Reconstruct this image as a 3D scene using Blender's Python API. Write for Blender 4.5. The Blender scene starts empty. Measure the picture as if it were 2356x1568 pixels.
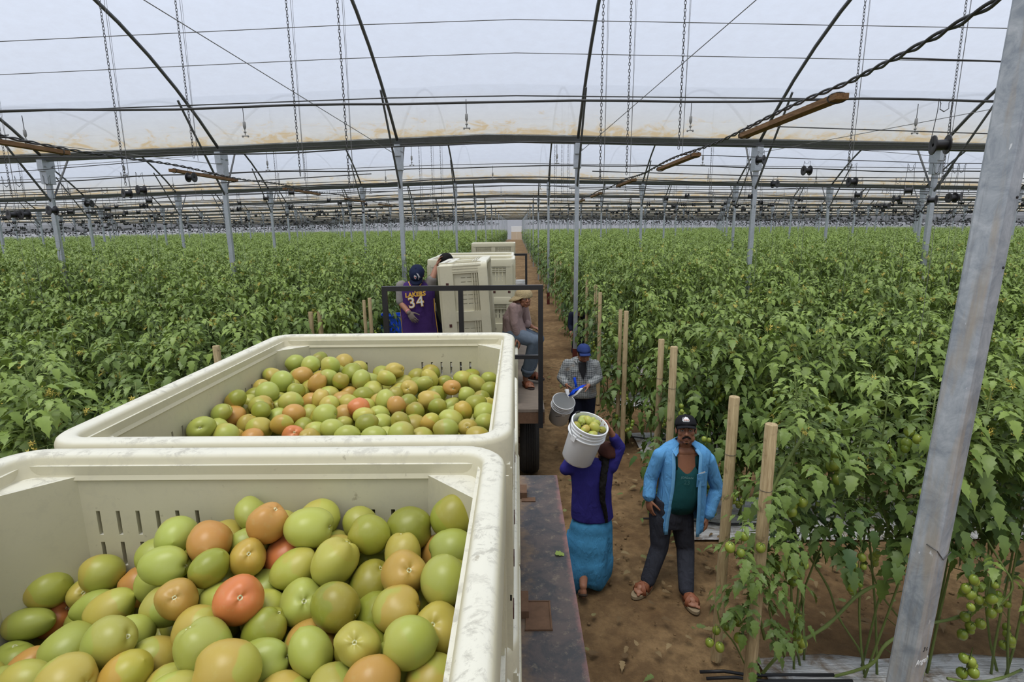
import bpy, math, random
import numpy as np
from mathutils import Vector, Matrix, Quaternion, noise
R = math.radians
PI = math.pi
scene = bpy.context.scene
C = scene.collection

# ------------------------------------------------------------------ camera, world, light, exposure
FPX, PITCH, YAW, ROLL, EYE = 1290.0, R(11.5), R(0.62), R(0.62), 3.16
cam_d = bpy.data.cameras.new('camera'); cam_d.sensor_width = 36.0; cam_d.lens = FPX / 2356 * 36.0
cam_d.clip_start = 0.05; cam_d.clip_end = 600
cam = bpy.data.objects.new('camera', cam_d); C.objects.link(cam)
cam.matrix_world = Matrix.Translation((0, 0, EYE)) @ Matrix.Rotation(YAW, 4, 'Z') @ Matrix.Rotation(PI/2 - PITCH, 4, 'X') @ Matrix.Rotation(-ROLL, 4, 'Z')
scene.camera = cam
CAMI = cam.matrix_world.inverted()
def proj(x, y, z):
    p = CAMI @ Vector((x, y, z)); d = max(-p.z, 1e-6)
    return 1178 + FPX * p.x / d, 784 - FPX * p.y / d, -p.z
def ray(px, py):
    d = Vector(((px - 1178) / FPX, (784 - py) / FPX, -1.0))
    return (cam.matrix_world.to_3x3() @ d).normalized()

world = bpy.data.worlds.new('overcast_sky'); scene.world = world; world.use_nodes = True
wn = world.node_tree; wn.nodes.clear()
def _w(t, **k):
    n = wn.nodes.new(t)
    for a, b in k.items(): setattr(n, a, b)
    return n
geo = _w('ShaderNodeNewGeometry'); sep = _w('ShaderNodeSeparateXYZ'); ramp = _w('ShaderNodeValToRGB'); bg = _w('ShaderNodeBackground'); wo = _w('ShaderNodeOutputWorld')
neg = _w('ShaderNodeMath', operation='MULTIPLY'); neg.inputs[1].default_value = -1
wn.links.new(geo.outputs['Incoming'], sep.inputs[0]); wn.links.new(sep.outputs['Z'], neg.inputs[0]); wn.links.new(neg.outputs[0], ramp.inputs[0])
cr = ramp.color_ramp
cr.elements[0].position = 0.0; cr.elements[0].color = (0.62, 0.63, 0.64, 1)
cr.elements[1].position = 1.0; cr.elements[1].color = (0.95, 1.04, 1.20, 1)
e = cr.elements.new(0.35); e.color = (0.50, 0.56, 0.68, 1)
wn.links.new(ramp.outputs[0], bg.inputs[0]); bg.inputs[1].default_value = 0.95
wn.links.new(bg.outputs[0], wo.inputs[0])
sun_d = bpy.data.lights.new('sun', 'SUN'); sun_d.energy = 6.0; sun_d.angle = R(32); sun_d.color = (1.0, 0.96, 0.88)
sun = bpy.data.objects.new('sun', sun_d); C.objects.link(sun); sun.rotation_euler = (R(14), R(-10), 0); sun.location = (0, 0, 30)

scene.view_settings.view_transform = 'Standard'; scene.view_settings.look = 'None'
scene.view_settings.gamma = 1.0; scene.view_settings.use_curve_mapping = False
scene.view_settings.exposure = 0.0
cy = scene.cycles
cy.max_bounces = 6; cy.diffuse_bounces = 3; cy.glossy_bounces = 2; cy.transmission_bounces = 3; cy.transparent_max_bounces = 10
cy.sample_clamp_indirect = 4.0; cy.caustics_reflective = False; cy.caustics_refractive = False
cy.use_adaptive_sampling = True; cy.adaptive_threshold = 0.03
cy.use_denoising = True

rnd = random.Random(11)

# ------------------------------------------------------------------ materials
class NT:
    def __init__(s, name, rough=0.6, spec=0.3):
        s.m = bpy.data.materials.new(name); s.m.use_nodes = True; s.t = s.m.node_tree; s.n = s.t.nodes; s.l = s.t.links
        s.b = s.n['Principled BSDF']; s.b.inputs['Roughness'].default_value = rough
        s.b.inputs['Specular IOR Level'].default_value = spec
        s.out = s.n['Material Output']
    def node(s, t, ins=None, **k):
        n = s.n.new(t)
        for a, b in k.items(): setattr(n, a, b)
        for a, b in (ins or {}).items():
            if isinstance(b, bpy.types.NodeSocket): s.l.new(b, n.inputs[a])
            else: n.inputs[a].default_value = b
        return n
    def coord(s, kind='Object', scale=(1, 1, 1)):
        tc = s.node('ShaderNodeTexCoord')
        return s.node('ShaderNodeMapping', {'Vector': tc.outputs[kind], 'Scale': scale}).outputs[0]
    def noise(s, vec, scale, detail=4, rough=0.55, dist=0.0):
        return s.node('ShaderNodeTexNoise', {'Vector': vec, 'Scale': scale, 'Detail': detail, 'Roughness': rough, 'Distortion': dist}).outputs['Fac']
    def ramp(s, fac, *stops):
        n = s.node('ShaderNodeValToRGB', {'Fac': fac}); r = n.color_ramp
        while len(r.elements) < len(stops): r.elements.new(0.5)
        for e, (p, c) in zip(r.elements, stops):
            e.position = p; e.color = (c, c, c, 1) if isinstance(c, (int, float)) else (*c, 1)
        return n.outputs[0]
    def mix(s, fac, a, b, mode='MIX'):
        n = s.n.new('ShaderNodeMix'); n.data_type = 'RGBA'; n.blend_type = mode
        for i, v in ((0, fac), (6, a), (7, b)):
            if isinstance(v, bpy.types.NodeSocket): s.l.new(v, n.inputs[i])
            else: n.inputs[i].default_value = v if i == 0 else (*v, 1)
        return n.outputs[2]
    def math(s, op, a, b=0.0, clamp=False):
        n = s.node('ShaderNodeMath', {0: a, 1: b}, operation=op); n.use_clamp = clamp
        return n.outputs[0]
    def color(s, c):
        if isinstance(c, bpy.types.NodeSocket): s.l.new(c, s.b.inputs['Base Color'])
        else: s.b.inputs['Base Color'].default_value = (*c, 1)
        return s
    def bump(s, h, strength=0.3, dist=0.01):
        b = s.node('ShaderNodeBump', {'Height': h, 'Strength': strength, 'Distance': dist})
        s.l.new(b.outputs[0], s.b.inputs['Normal']); return s
    def set(s, **k):
        for a, b in k.items():
            i = s.b.inputs[a.replace('_', ' ')]
            if isinstance(b, bpy.types.NodeSocket): s.l.new(b, i)
            else: i.default_value = b
        return s

def m_plain(name, c, rough=0.6, spec=0.3, metal=0.0, var=0.12, scale=8, bump=0.0):
    t = NT(name, rough, spec); v = t.coord()
    n = t.noise(v, scale, 5)
    t.color(t.mix(n, [x * (1 - var) for x in c], [min(1, x * (1 + var)) for x in c])); t.set(Metallic=metal)
    if bump: t.bump(n, bump, 0.01)
    return t.m

def m_film():
    t = NT('roof_film', 0.5)
    uv = t.node('ShaderNodeTexCoord').outputs['UV']
    sp = t.node('ShaderNodeSeparateXYZ', {0: uv})
    v = t.coord('Object')
    edge = t.math('SUBTRACT', 1.0, t.math('MULTIPLY', sp.outputs[1], 1.25), True)          # v metres from the gutter
    n1 = t.noise(t.coord('Object', (1.0, 1.0, 2.5)), 2.2, 8, 0.72, 0.8)
    n2 = t.noise(v, 9, 6, 0.7)
    st = t.math('ADD', t.math('MULTIPLY', n1, 1.15), t.math('MULTIPLY', edge, 0.42))
    stain = t.ramp(st, (0.83, 0.0), (1.02, 0.8))
    rib = t.ramp(t.math('ADD', t.math('MULTIPLY', n2, 0.5), edge), (1.06, 0.0), (1.3, 0.9))
    stain = t.math('MAXIMUM', stain, rib, True)
    base = t.mix(t.ramp(sp.outputs[1], (0.0, 0.0), (1.0, 1.0)), (0.47, 0.46, 0.42), (0.43, 0.465, 0.545))
    base = t.mix(t.ramp(t.noise(t.coord('Object', (1.5, 1.5, 4)), 3, 7, 0.7), (0.35, 0.0), (0.65, 0.16)), base, (0.30, 0.30, 0.31))
    spk = t.ramp(t.noise(v, 60, 2, 0.5), (0.66, 0.0), (0.74, 0.35))
    base = t.mix(spk, base, (0.50, 0.50, 0.50))
    col = t.mix(stain, base, (0.33, 0.245, 0.12))
    tr = t.node('ShaderNodeBsdfTranslucent', {'Color': col}); df = t.node('ShaderNodeBsdfDiffuse', {'Color': col}); tp = t.node('ShaderNodeBsdfTransparent', {'Color': (0.93, 0.95, 0.98, 1)})
    m1 = t.node('ShaderNodeMixShader', {0: 0.14, 1: tr.outputs[0], 2: df.outputs[0]})
    f = t.math('MULTIPLY', t.math('SUBTRACT', 1.0, stain), 0.32)
    m2 = t.node('ShaderNodeMixShader', {0: f, 1: m1.outputs[0], 2: tp.outputs[0]})
    t.l.new(m2.outputs[0], t.out.inputs[0])
    return t.m

def m_metal(name, c, rough=0.5, dirt=0.3, scale=14, metal=0.55):
    t = NT(name, rough, 0.4); v = t.coord('Object')
    n = t.noise(v, scale, 6, 0.65); vo = t.node('ShaderNodeTexVoronoi', {'Vector': v, 'Scale': scale * 3}).outputs['Distance']
    c1 = t.mix(n, [x * 0.72 for x in c], [min(1, x * 1.25) for x in c])
    c2 = t.mix(t.ramp(vo, (0.1, 0.25), (0.6, 0.0)), c1, [min(1, x * 1.5) for x in c])
    st = t.ramp(t.noise(v, 3, 6, 0.7), (0.55, 0.0), (0.75, dirt))
    t.color(t.mix(st, c2, (0.36, 0.30, 0.22))); t.set(Metallic=metal); t.bump(n, 0.08, 0.004)
    return t.m

def m_plastic():
    t = NT('bin_plastic', 0.5, 0.35); v = t.coord('Object')
    n = t.noise(v, 5, 6, 0.6)
    base = t.mix(n, (0.53, 0.49, 0.335), (0.61, 0.57, 0.42))
    sc = t.ramp(t.noise(t.coord('Object', (3, 3, 9)), 9, 9, 0.78, 1.2), (0.60, 0.0), (0.70, 0.55))
    spots = t.ramp(t.noise(v, 42, 3, 0.6), (0.69, 0.0), (0.76, 0.6))
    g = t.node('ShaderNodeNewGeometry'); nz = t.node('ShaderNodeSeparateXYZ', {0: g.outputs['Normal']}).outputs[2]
    up_pale = t.mix(t.ramp(nz, (0.55, 0.0), (0.9, 1.0)), base, (0.70, 0.68, 0.57))          # paler base colour on faces that point upward
    topd = t.math('MULTIPLY', t.math('MULTIPLY', t.ramp(t.noise(t.coord('Object', (1, 1, 1)), 34, 8, 0.75, 0.4), (0.50, 0.0), (0.60, 0.85)), t.ramp(t.noise(v, 4.5, 4, 0.6), (0.42, 0.08), (0.60, 1.0))), t.ramp(nz, (0.5, 0.25), (0.9, 1.0)))
    c = t.mix(t.math('MAXIMUM', t.math('MULTIPLY', sc, 0.35), spots), up_pale, (0.28, 0.24, 0.16))
    c = t.mix(t.math('MULTIPLY', topd, 0.75), c, (0.34, 0.32, 0.26))
    t.color(c); t.bump(n, 0.12, 0.004)
    return t.m

def m_leaf(name, young, old, rough=0.42):
    t = NT(name, rough, 0.35)
    at = t.node('ShaderNodeAttribute'); at.attribute_name = 'tint'
    oi = t.node('ShaderNodeObjectInfo')
    a = t.mix(at.outputs['Fac'], old, young)
    a = t.mix(t.math('MULTIPLY', oi.outputs['Random'], 0.35), a, [x * 1.35 for x in young])
    n = t.noise(t.coord('Object'), 30, 2)
    a = t.mix(t.math('MULTIPLY', n, 0.4), a, [x * 0.6 for x in old])
    t.color(a)
    tr = t.node('ShaderNodeBsdfTranslucent', {'Color': t.mix(0.5, a, [x * 1.4 for x in young])})
    ms = t.node('ShaderNodeMixShader', {0: 0.14, 1: t.b.outputs[0], 2: tr.outputs[0]})
    t.l.new(ms.outputs[0], t.out.inputs[0])
    return t.m

def m_tomato(name='tomato_skin'):
    t = NT(name, 0.36, 0.42)
    oi = t.node('ShaderNodeObjectInfo'); tc = t.node('ShaderNodeTexCoord').outputs['Object']
    off = t.node('ShaderNodeVectorMath', {0: tc, 1: oi.outputs['Location']}, operation='ADD').outputs[0]
    n = t.noise(off, 18, 3, 0.5); n2 = t.noise(off, 90, 4, 0.6)
    base = t.mix(t.ramp(n, (0.3, 0.0), (0.7, 1.0)), oi.outputs['Color'], t.mix(0.45, oi.outputs['Color'], (0.36, 0.40, 0.05)))
    al = oi.outputs['Alpha']                                                              # how far it has turned
    sp = t.node('ShaderNodeSeparateXYZ', {0: tc})
    ax = t.math('ADD', t.math('MULTIPLY', sp.outputs[2], 9.0), t.math('MULTIPLY', t.noise(off, 11, 2), 1.6))
    blush = t.math('MULTIPLY', t.ramp(t.math('ADD', ax, t.math('MULTIPLY', al, 1.4)), (0.95, 0.0), (2.2, 1.0)), al, True)
    c = t.mix(blush, base, (0.60, 0.19, 0.06))
    c = t.mix(t.math('MULTIPLY', t.ramp(n2, (0.55, 0.0), (0.8, 1.0)), 0.16), c, (0.50, 0.50, 0.22))
    sc = t.ramp(t.noise(off, 55, 5, 0.7), (0.72, 0.0), (0.78, 0.7))
    c = t.mix(sc, c, (0.20, 0.16, 0.05))
    # pale core scar where the stalk came off
    r2 = t.math('SQRT', t.math('ADD', t.math('POWER', sp.outputs[0], 2.0), t.math('POWER', sp.outputs[1], 2.0)))
    top = t.math('GREATER_THAN', sp.outputs[2], 0.015)
    scar = t.math('MULTIPLY', t.math('LESS_THAN', t.math('ABSOLUTE', t.math('SUBTRACT', r2, 0.0028)), 0.0009), top)
    c = t.mix(scar, c, (0.62, 0.62, 0.36))
    t.color(c); t.set(Subsurface_Weight=0.0, Coat_Weight=0.0)
    t.bump(n2, 0.03, 0.002)
    return t.m

M = {}
M['film'] = m_film()
M['galv'] = m_metal('galvanised_steel', (0.42, 0.45, 0.48), 0.45, 0.25)
def m_post():
    t = NT('weathered_galvanised_post', 0.5, 0.4); n = t.noise(t.coord(), 16, 7, 0.7, 0.6); l = t.noise(t.coord('Object', (14, 14, 0.7)), 3, 5, 0.6); p = t.noise(t.coord('Object', (9, 9, 1.2)), 2.2, 4, 0.6)
    c = t.mix(t.ramp(n, (0.36, 0.0), (0.66, 1.0)), (0.25, 0.285, 0.325), (0.47, 0.50, 0.53)); c = t.mix(t.ramp(l, (0.56, 0.0), (0.70, 0.55)), c, (0.20, 0.21, 0.22)); c = t.mix(t.ramp(p, (0.50, 0.0), (0.66, 0.7)), c, (0.40, 0.345, 0.275))
    c = t.mix(t.ramp(t.noise(t.coord('Object', (1, 1, .5)), 48, 3, .5), (0.72, 0.0), (0.76, 0.9)), c, (0.72, 0.74, 0.76)); t.color(c); t.set(Metallic=0.25); t.bump(n, 0.15, 0.004); return t.m
M['galvpost'] = m_post()
M['arch'] = m_metal('dark_galvanised_tube', (0.13, 0.135, 0.14), 0.55, 0.1)
M['gutter'] = m_metal('gutter_steel', (0.17, 0.18, 0.185), 0.55, 0.1)
M['wire'] = m_plain('black_wire', (0.045, 0.045, 0.045), 0.5)
M['thinwire'] = m_plain('grey_wire', (0.16, 0.16, 0.155), 0.5)
M['chain'] = m_plain('steel_chain', (0.10, 0.10, 0.10), 0.5, metal=0.4)
M['spool'] = m_plain('black_plastic', (0.018, 0.018, 0.020), 0.45, 0.4)
M['sprink'] = m_plain('grey_plastic', (0.25, 0.25, 0.24), 0.5)
M['plastic'] = m_plastic()
M['rustblack'] = m_plain('black_painted_steel', (0.016, 0.016, 0.017), 0.35, 0.5, var=0.3)
M['tyre'] = m_plain('tyre_rubber', (0.035, 0.032, 0.028), 0.85, 0.2, var=0.3, scale=20)
M['leaf'] = m_leaf('tomato_leaf', (0.285, 0.385, 0.075), (0.043, 0.094, 0.026))
M['leafdark'] = m_leaf('old_tomato_leaf', (0.10, 0.18, 0.05), (0.032, 0.066, 0.024))
M['stem'] = m_plain('green_stem', (0.15, 0.20, 0.055), 0.6, var=0.3)
M['flower'] = m_plain('yellow_flower', (0.85, 0.68, 0.16), 0.6)
M['skin_tomato'] = m_tomato()
M['white'] = m_plain('white_bucket_plastic', (0.66, 0.67, 0.67), 0.4, 0.4, var=0.06, scale=5)
M['blueplastic'] = m_plain('blue_plastic', (0.02, 0.10, 0.62), 0.4, 0.4)
def m_wood(name, a, b):
    t = NT(name, 0.75, 0.2); n = t.noise(t.coord('Object', (28, 28, 2)), 3, 6, 0.6, 0.6)
    k = t.ramp(t.noise(t.coord('Object', (3, 3, 3)), 4, 3), (0.62, 0.0), (0.7, 0.6))
    t.color(t.mix(k, t.mix(t.ramp(n, (0.35, 0.0), (0.65, 1.0)), a, b), [x * 0.45 for x in a])); t.bump(n, 0.25, 0.004); return t.m
M['stake'] = m_wood('weathered_stake_wood', (0.33, 0.24, 0.125), (0.52, 0.41, 0.235))
def m_board():
    t = NT('brown_board_wood', 0.8, 0.2); n = t.noise(t.coord('Object', (2, 22, 22)), 3, 6, 0.6, 0.6)
    t.color(t.mix(t.ramp(n, (0.35, 0.0), (0.65, 1.0)), (0.12, 0.066, 0.032), (0.26, 0.15, 0.072))); t.bump(n, 0.25, 0.004); return t.m
M['board'] = m_board()
def m_ground():
    t = NT('packed_soil', 0.92, 0.15); v = t.coord('Object')
    n1 = t.noise(v, 0.9, 6, 0.6, 0.5); n2 = t.noise(v, 7, 8, 0.68); n3 = t.noise(v, 30, 6, 0.7)
    c = t.mix(t.ramp(n1, (0.35, 0.0), (0.65, 1.0)), (0.165, 0.098, 0.045), (0.33, 0.215, 0.105))
    c = t.mix(t.ramp(n2, (0.42, 0.6), (0.60, 0.0)), c, (0.10, 0.060, 0.030))
    c = t.mix(t.ramp(n3, (0.62, 0.0), (0.75, 0.5)), c, (0.36, 0.26, 0.14))
    t.color(c); h = t.math('ADD', n2, t.math('MULTIPLY', n3, 0.35)); t.bump(h, 0.9, 0.05); return t.m
M['soil'] = m_ground()
def m_mulch():
    t = NT('white_mulch_film', 0.4, 0.4); v = t.coord('Object')
    st = t.ramp(t.noise(v, 3.5, 8, 0.72, 0.8), (0.47, 0.0), (0.62, 0.9))
    c = t.mix(st, (0.60, 0.60, 0.595), (0.22, 0.15, 0.085)); t.color(c)
    w = t.noise(t.coord('Object', (2.2, 14, 1)), 2.4, 5, 0.6, 1.0); t.bump(w, 0.9, 0.04); return t.m
M['mulch'] = m_mulch()
def m_deck():
    t = NT('scuffed_deck_plate', 0.6, 0.35); v = t.coord('Object')
    a = t.ramp(t.noise(v, 4.5, 8, 0.72, 0.6), (0.42, 0.0), (0.58, 1.0))
    b = t.ramp(t.noise(v, 17, 8, 0.8), (0.55, 0.0), (0.63, 1.0))
    sp = t.node('ShaderNodeSeparateXYZ', {0: v})
    inner = t.ramp(t.math('ADD', t.math('MULTIPLY', sp.outputs[0], -3.0), t.math('MULTIPLY', t.noise(v, 6, 6, 0.7), 1.3)), (0.45, 0.0), (0.85, 1.0))
    c = t.mix(a, (0.052, 0.052, 0.056), (0.100, 0.080, 0.074)); c = t.mix(t.math('MULTIPLY', b, 0.55), c, (0.23, 0.19, 0.14))
    edge = t.math('MULTIPLY', t.ramp(t.math('ADD', sp.outputs[0], t.math('MULTIPLY', t.noise(v, 9, 6, 0.7), 0.12)), (0.345, 0.0), (0.385, 0.8)), 1.0)
    c = t.mix(edge, c, (0.27, 0.13, 0.12))
    c = t.mix(t.math('MULTIPLY', inner, 0.8), c, (0.25, 0.16, 0.085)); t.color(c); t.bump(b, 0.12, 0.003); return t.m
M['deck'] = m_deck()
def m_deck2():
    t = NT('brown_plank_deck', 0.75, 0.25); v = t.coord('Object')
    n = t.noise(t.coord('Object', (2, 6, 2)), 3, 7, 0.7)
    t.color(t.mix(n, (0.12, 0.092, 0.072), (0.28, 0.23, 0.18))); t.bump(n, 0.15, 0.004); return t.m
M['deck2'] = m_deck2()
M['rust'] = m_plain('rusty_bracket_steel', (0.13, 0.075, 0.045), 0.8, 0.2, var=0.4, scale=25)
M['logo'] = m_plain('dark_red_stamp', (0.075, 0.028, 0.022), 0.6)
M['steelrim'] = m_plain('wheel_steel', (0.2, 0.19, 0.17), 0.6)

# ------------------------------------------------------------------ mesh helpers
class MB:
    def __init__(s): s.v = []; s.f = []; s.mi = []; s.cur = 0
    def mat(s, i): s.cur = i; return s
    def add(s, vs, fs):
        o = len(s.v); s.v.extend(vs)
        for f in fs: s.f.append([i + o for i in f]); s.mi.append(s.cur)
        return s
    def box(s, c, d, rot=None):
        h = [x / 2 for x in d]; vs = []
        for sx in (-1, 1):
            for sy in (-1, 1):
                for sz in (-1, 1):
                    p = Vector((sx * h[0], sy * h[1], sz * h[2]))
                    if rot is not None: p = rot @ p
                    vs.append(tuple(p + Vector(c)))
        return s.add(vs, [[0, 1, 3, 2], [4, 6, 7, 5], [0, 4, 5, 1], [2, 3, 7, 6], [0, 2, 6, 4], [1, 5, 7, 3]])
    def bb(s, x0, x1, y0, y1, z0, z1): return s.box(((x0+x1)/2, (y0+y1)/2, (z0+z1)/2), (abs(x1-x0), abs(y1-y0), abs(z1-z0)))
    def rings(s, rings, cap=True, closed=True):
        n = len(rings[0]); vs = [tuple(p) for r in rings for p in r]; fs = []
        for i in range(len(rings) - 1):
            for j in range(n if closed else n - 1):
                a = i * n + j; b = i * n + (j + 1) % n
                fs.append([a, b, b + n, a + n])
        if cap and closed:
            fs.append(list(range(n))[::-1]); fs.append(list(range((len(rings) - 1) * n, len(rings) * n)))
        return s.add(vs, fs)
    def tube(s, pts, r, n=8, cap=True, flat=None, up=None):
        pts = [Vector(p) for p in pts]; rr = r if isinstance(r, (list, tuple)) else [r] * len(pts)
        rings = []; ref = Vector(up) if up else None
        for i, p in enumerate(pts):
            t = (pts[min(i + 1, len(pts) - 1)] - pts[max(i - 1, 0)])
            t = t.normalized() if t.length > 1e-9 else Vector((0, 0, 1))
            if ref is None: ref = Vector((1, 0, 0)) if abs(t.x) < 0.8 else Vector((0, 1, 0))
            a = (ref - t * ref.dot(t)); a = a.normalized() if a.length > 1e-6 else t.orthogonal().normalized()
            b = t.cross(a); ref = a
            e = rr[i]; ra, rb = (e if isinstance(e, (list, tuple)) else (e, e * (flat or 1)))
            rings.append([p + a * (ra * math.cos(2*PI*k/n)) + b * (rb * math.sin(2*PI*k/n)) for k in range(n)])
        return s.rings(rings, cap)
    def cyl(s, a, b, r, n=12, r2=None): return s.tube([a, b], [r, r if r2 is None else r2], n)
    def ell(s, c, r, rot=None, nu=14, nv=9):
        vs = []; fs = []
        for i in range(nv + 1):
            th = PI * i / nv
            for j in range(nu):
                ph = 2 * PI * j / nu
                p = Vector((r[0]*math.sin(th)*math.cos(ph), r[1]*math.sin(th)*math.sin(ph), r[2]*math.cos(th)))
                if rot is not None: p = rot @ p
                vs.append(tuple(p + Vector(c)))
        for i in range(nv):
            for j in range(nu):
                a = i * nu + j; b = i * nu + (j + 1) % nu
                fs.append([a, a + nu, b + nu, b])
        return s.add(vs, fs)
    def lathe(s, prof, n=24, c=(0, 0, 0), cap=True):
        return s.rings([[(c[0] + r * math.cos(2*PI*k/n), c[1] + r * math.sin(2*PI*k/n), c[2] + z) for k in range(n)] for r, z in prof], cap)
    def xf(s, m, start=0):
        for i in range(start, len(s.v)): s.v[i] = tuple(m @ Vector(s.v[i]))
        return s
    def mesh(s, name, mats, smooth=False, angle=None):
        me = bpy.data.meshes.new(name); me.from_pydata(s.v, [], s.f)
        for m in (mats if isinstance(mats, (list, tuple)) else [mats]): me.materials.append(m)
        if any(s.mi): me.polygons.foreach_set('material_index', s.mi)
        if smooth: me.polygons.foreach_set('use_smooth', [True] * len(me.polygons))
        me.update()
        if smooth and angle: me.set_sharp_from_angle(angle=R(angle))
        return me
    def build(s, name, mats, parent=None, smooth=False, angle=None, loc=None):
        return link(name, s.mesh(name, mats, smooth, angle), parent, loc)
def link(name, me, parent=None, loc=None, rot=None):
    o = bpy.data.objects.new(name, me); C.objects.link(o)
    if parent is not None: o.parent = parent
    if loc is not None: o.location = loc
    if rot is not None: o.rotation_euler = rot
    return o
def tag(o, label=None, cat=None, group=None, kind=None):
    if label: o['label'] = label
    if cat: o['category'] = cat
    if group: o['group'] = group
    if kind: o['kind'] = kind
    return o
def empty(name, loc=(0, 0, 0), rz=0.0, label=None, cat=None, group=None):
    o = bpy.data.objects.new(name, None); C.objects.link(o); o.location = loc; o.rotation_euler = (0, 0, rz)
    o.empty_display_size = 0.1
    return tag(o, label, cat, group)
def copy_thing(src, loc, rz=None, label=None, group=None, scale=None):
    r = src.copy(); C.objects.link(r); r.location = loc
    if rz is not None: r.rotation_euler = (0, 0, rz)
    if scale: r.scale = (scale, scale, scale)
    if label: r['label'] = label
    if group: r['group'] = group
    for ch in list(src.children):
        c = ch.copy(); C.objects.link(c); c.parent = r
        for g in list(ch.children):
            d = g.copy(); C.objects.link(d); d.parent = c
    return r
_O1 = ['first', 'second', 'third', 'fourth', 'fifth', 'sixth', 'seventh', 'eighth', 'ninth']
ORD = _O1 + ['tenth', 'eleventh', 'twelfth', 'thirteenth', 'fourteenth', 'fifteenth', 'sixteenth', 'seventeenth', 'eighteenth', 'nineteenth']
for _t, _u in (('twentieth', 'twenty'), ('thirtieth', 'thirty'), ('fortieth', 'forty'), ('fiftieth', 'fifty'), ('sixtieth', 'sixty'), ('seventieth', 'seventy'), ('eightieth', 'eighty'), ('ninetieth', 'ninety')): ORD += [_t] + [_u + '-' + a for a in _O1]

def gn_scatter(name, pts, sources, mat_names=None):
    """pts: (x, y, z, rx, ry, rz, scale, index). One object whose points carry instances of the source objects."""
    col = bpy.data.collections.new(name + '_kinds')
    for o in sources: col.objects.link(o)
    srt = sorted(range(len(sources)), key=lambda i: sources[i].name)       # Collection Info sorts by name
    pos = {i: k for k, i in enumerate(srt)}
    me = bpy.data.meshes.new(name); me.from_pydata([p[:3] for p in pts], [], [])
    a = me.attributes.new('rot', 'FLOAT_VECTOR', 'POINT'); a.data.foreach_set('vector', [c for p in pts for c in p[3:6]])
    a = me.attributes.new('scl', 'FLOAT', 'POINT'); a.data.foreach_set('value', [p[6] for p in pts])
    a = me.attributes.new('idx', 'INT', 'POINT'); a.data.foreach_set('value', [pos[p[7]] for p in pts])
    o = link(name, me)
    g = bpy.data.node_groups.new(name, 'GeometryNodeTree')
    g.interface.new_socket('Geometry', in_out='INPUT', socket_type='NodeSocketGeometry'); g.interface.new_socket('Geometry', in_out='OUTPUT', socket_type='NodeSocketGeometry')
    gi = g.nodes.new('NodeGroupInput'); go = g.nodes.new('NodeGroupOutput'); ip = g.nodes.new('GeometryNodeInstanceOnPoints'); ci = g.nodes.new('GeometryNodeCollectionInfo')
    ci.inputs[0].default_value = col; ci.inputs[1].default_value = True; ci.inputs[2].default_value = True
    def att(nm, dt):
        n = g.nodes.new('GeometryNodeInputNamedAttribute'); n.data_type = dt; n.inputs[0].default_value = nm; return n.outputs[0]
    g.links.new(gi.outputs[0], ip.inputs['Points']); g.links.new(ci.outputs[0], ip.inputs['Instance']); ip.inputs['Pick Instance'].default_value = True
    g.links.new(att('idx', 'INT'), ip.inputs['Instance Index']); g.links.new(att('rot', 'FLOAT_VECTOR'), ip.inputs['Rotation']); g.links.new(att('scl', 'FLOAT'), ip.inputs['Scale'])
    g.links.new(ip.outputs[0], go.inputs[0])
    md = o.modifiers.new('scatter', 'NODES'); md.node_group = g
    return o
# ================================================================== GREENHOUSE STRUCTURE
D1, SPAN, DX, X0 = 12.2, 10.9, 3.72, 1.27           # first gutter line ahead, bay span, post pitch, post line right of the aisle
HG, RISE = 4.95, 2.1
FAR = 142.0
def gslope(k): return (0.030, 0.026, 0.020, 0.016)[min(max(k, 0), 3)] if k < 4 else 0.012
def gy(k): return D1 + k * SPAN                      # k = -1 is beside the camera
def gz(k, x): return HG - gslope(max(k, 0)) * min(abs(x + 0.6), 60)
def roof(k, x, y):                                    # bay k spans gutter k-1 .. k
    u = (y - (gy(k) - SPAN / 2)) / (SPAN / 2); t = (y - gy(k - 1)) / SPAN
    return gz(k - 1, x) * (1 - t) + gz(k, x) * t + RISE * (1 - u * u)

NB = 12
for k in range(-1, NB + 1):
    m = MB(); W = 62 if k > 1 else 40
    nx = 60 if k < 2 else 24; ny = 22 if k < 3 else 12; uvs = []
    for i in range(nx + 1):
        x = -W + 2 * W * i / nx
        for j in range(ny + 1):
            y = gy(k - 1) + 0.05 + (SPAN - 0.10) * j / ny
            d = min(y - gy(k - 1), gy(k) - y)
            m.v.append((x, y, roof(k, x, y) + 0.045 + 0.012 * math.sin(x * 1.7 + y)))
            uvs.append((x, d))
    for i in range(nx):
        for j in range(ny):
            a = i * (ny + 1) + j; m.f.append([a, a + ny + 1, a + ny + 2, a + 1]); m.mi.append(0)
    me = m.mesh('ceiling', M['film'], True); ul = me.uv_layers.new(name='UVMap')
    for l in me.loops: ul.data[l.index].uv = uvs[l.vertex_index]
    tag(link('ceiling', me), kind='structure')
# ground
m = MB(); g0 = []
xs = np.concatenate([np.linspace(-70, -8, 12), np.linspace(-6, 8, 57), np.linspace(10, 70, 12)]); ys = np.concatenate([np.linspace(-14, 0, 4), np.linspace(1, 22, 85), np.linspace(24, 150, 22)])
for x in xs:
    for y in ys:
        h = 0.0
        if 0.3 < x < 8 and y < 22:
            h = 0.05 * (noise.noise(Vector((x * 1.1, y * 1.1, 0))) + 0.5 * noise.noise(Vector((x * 3.5, y * 3.5, 4)))) - 0.02
        m.v.append((float(x), float(y), h))
ny = len(ys)
for i in range(len(xs) - 1):
    for j in range(ny - 1):
        a = i * ny + j; m.f.append([a, a + ny, a + ny + 1, a + 1]); m.mi.append(0)
tag(m.build('floor', M['soil'], smooth=True), kind='structure')
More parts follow.
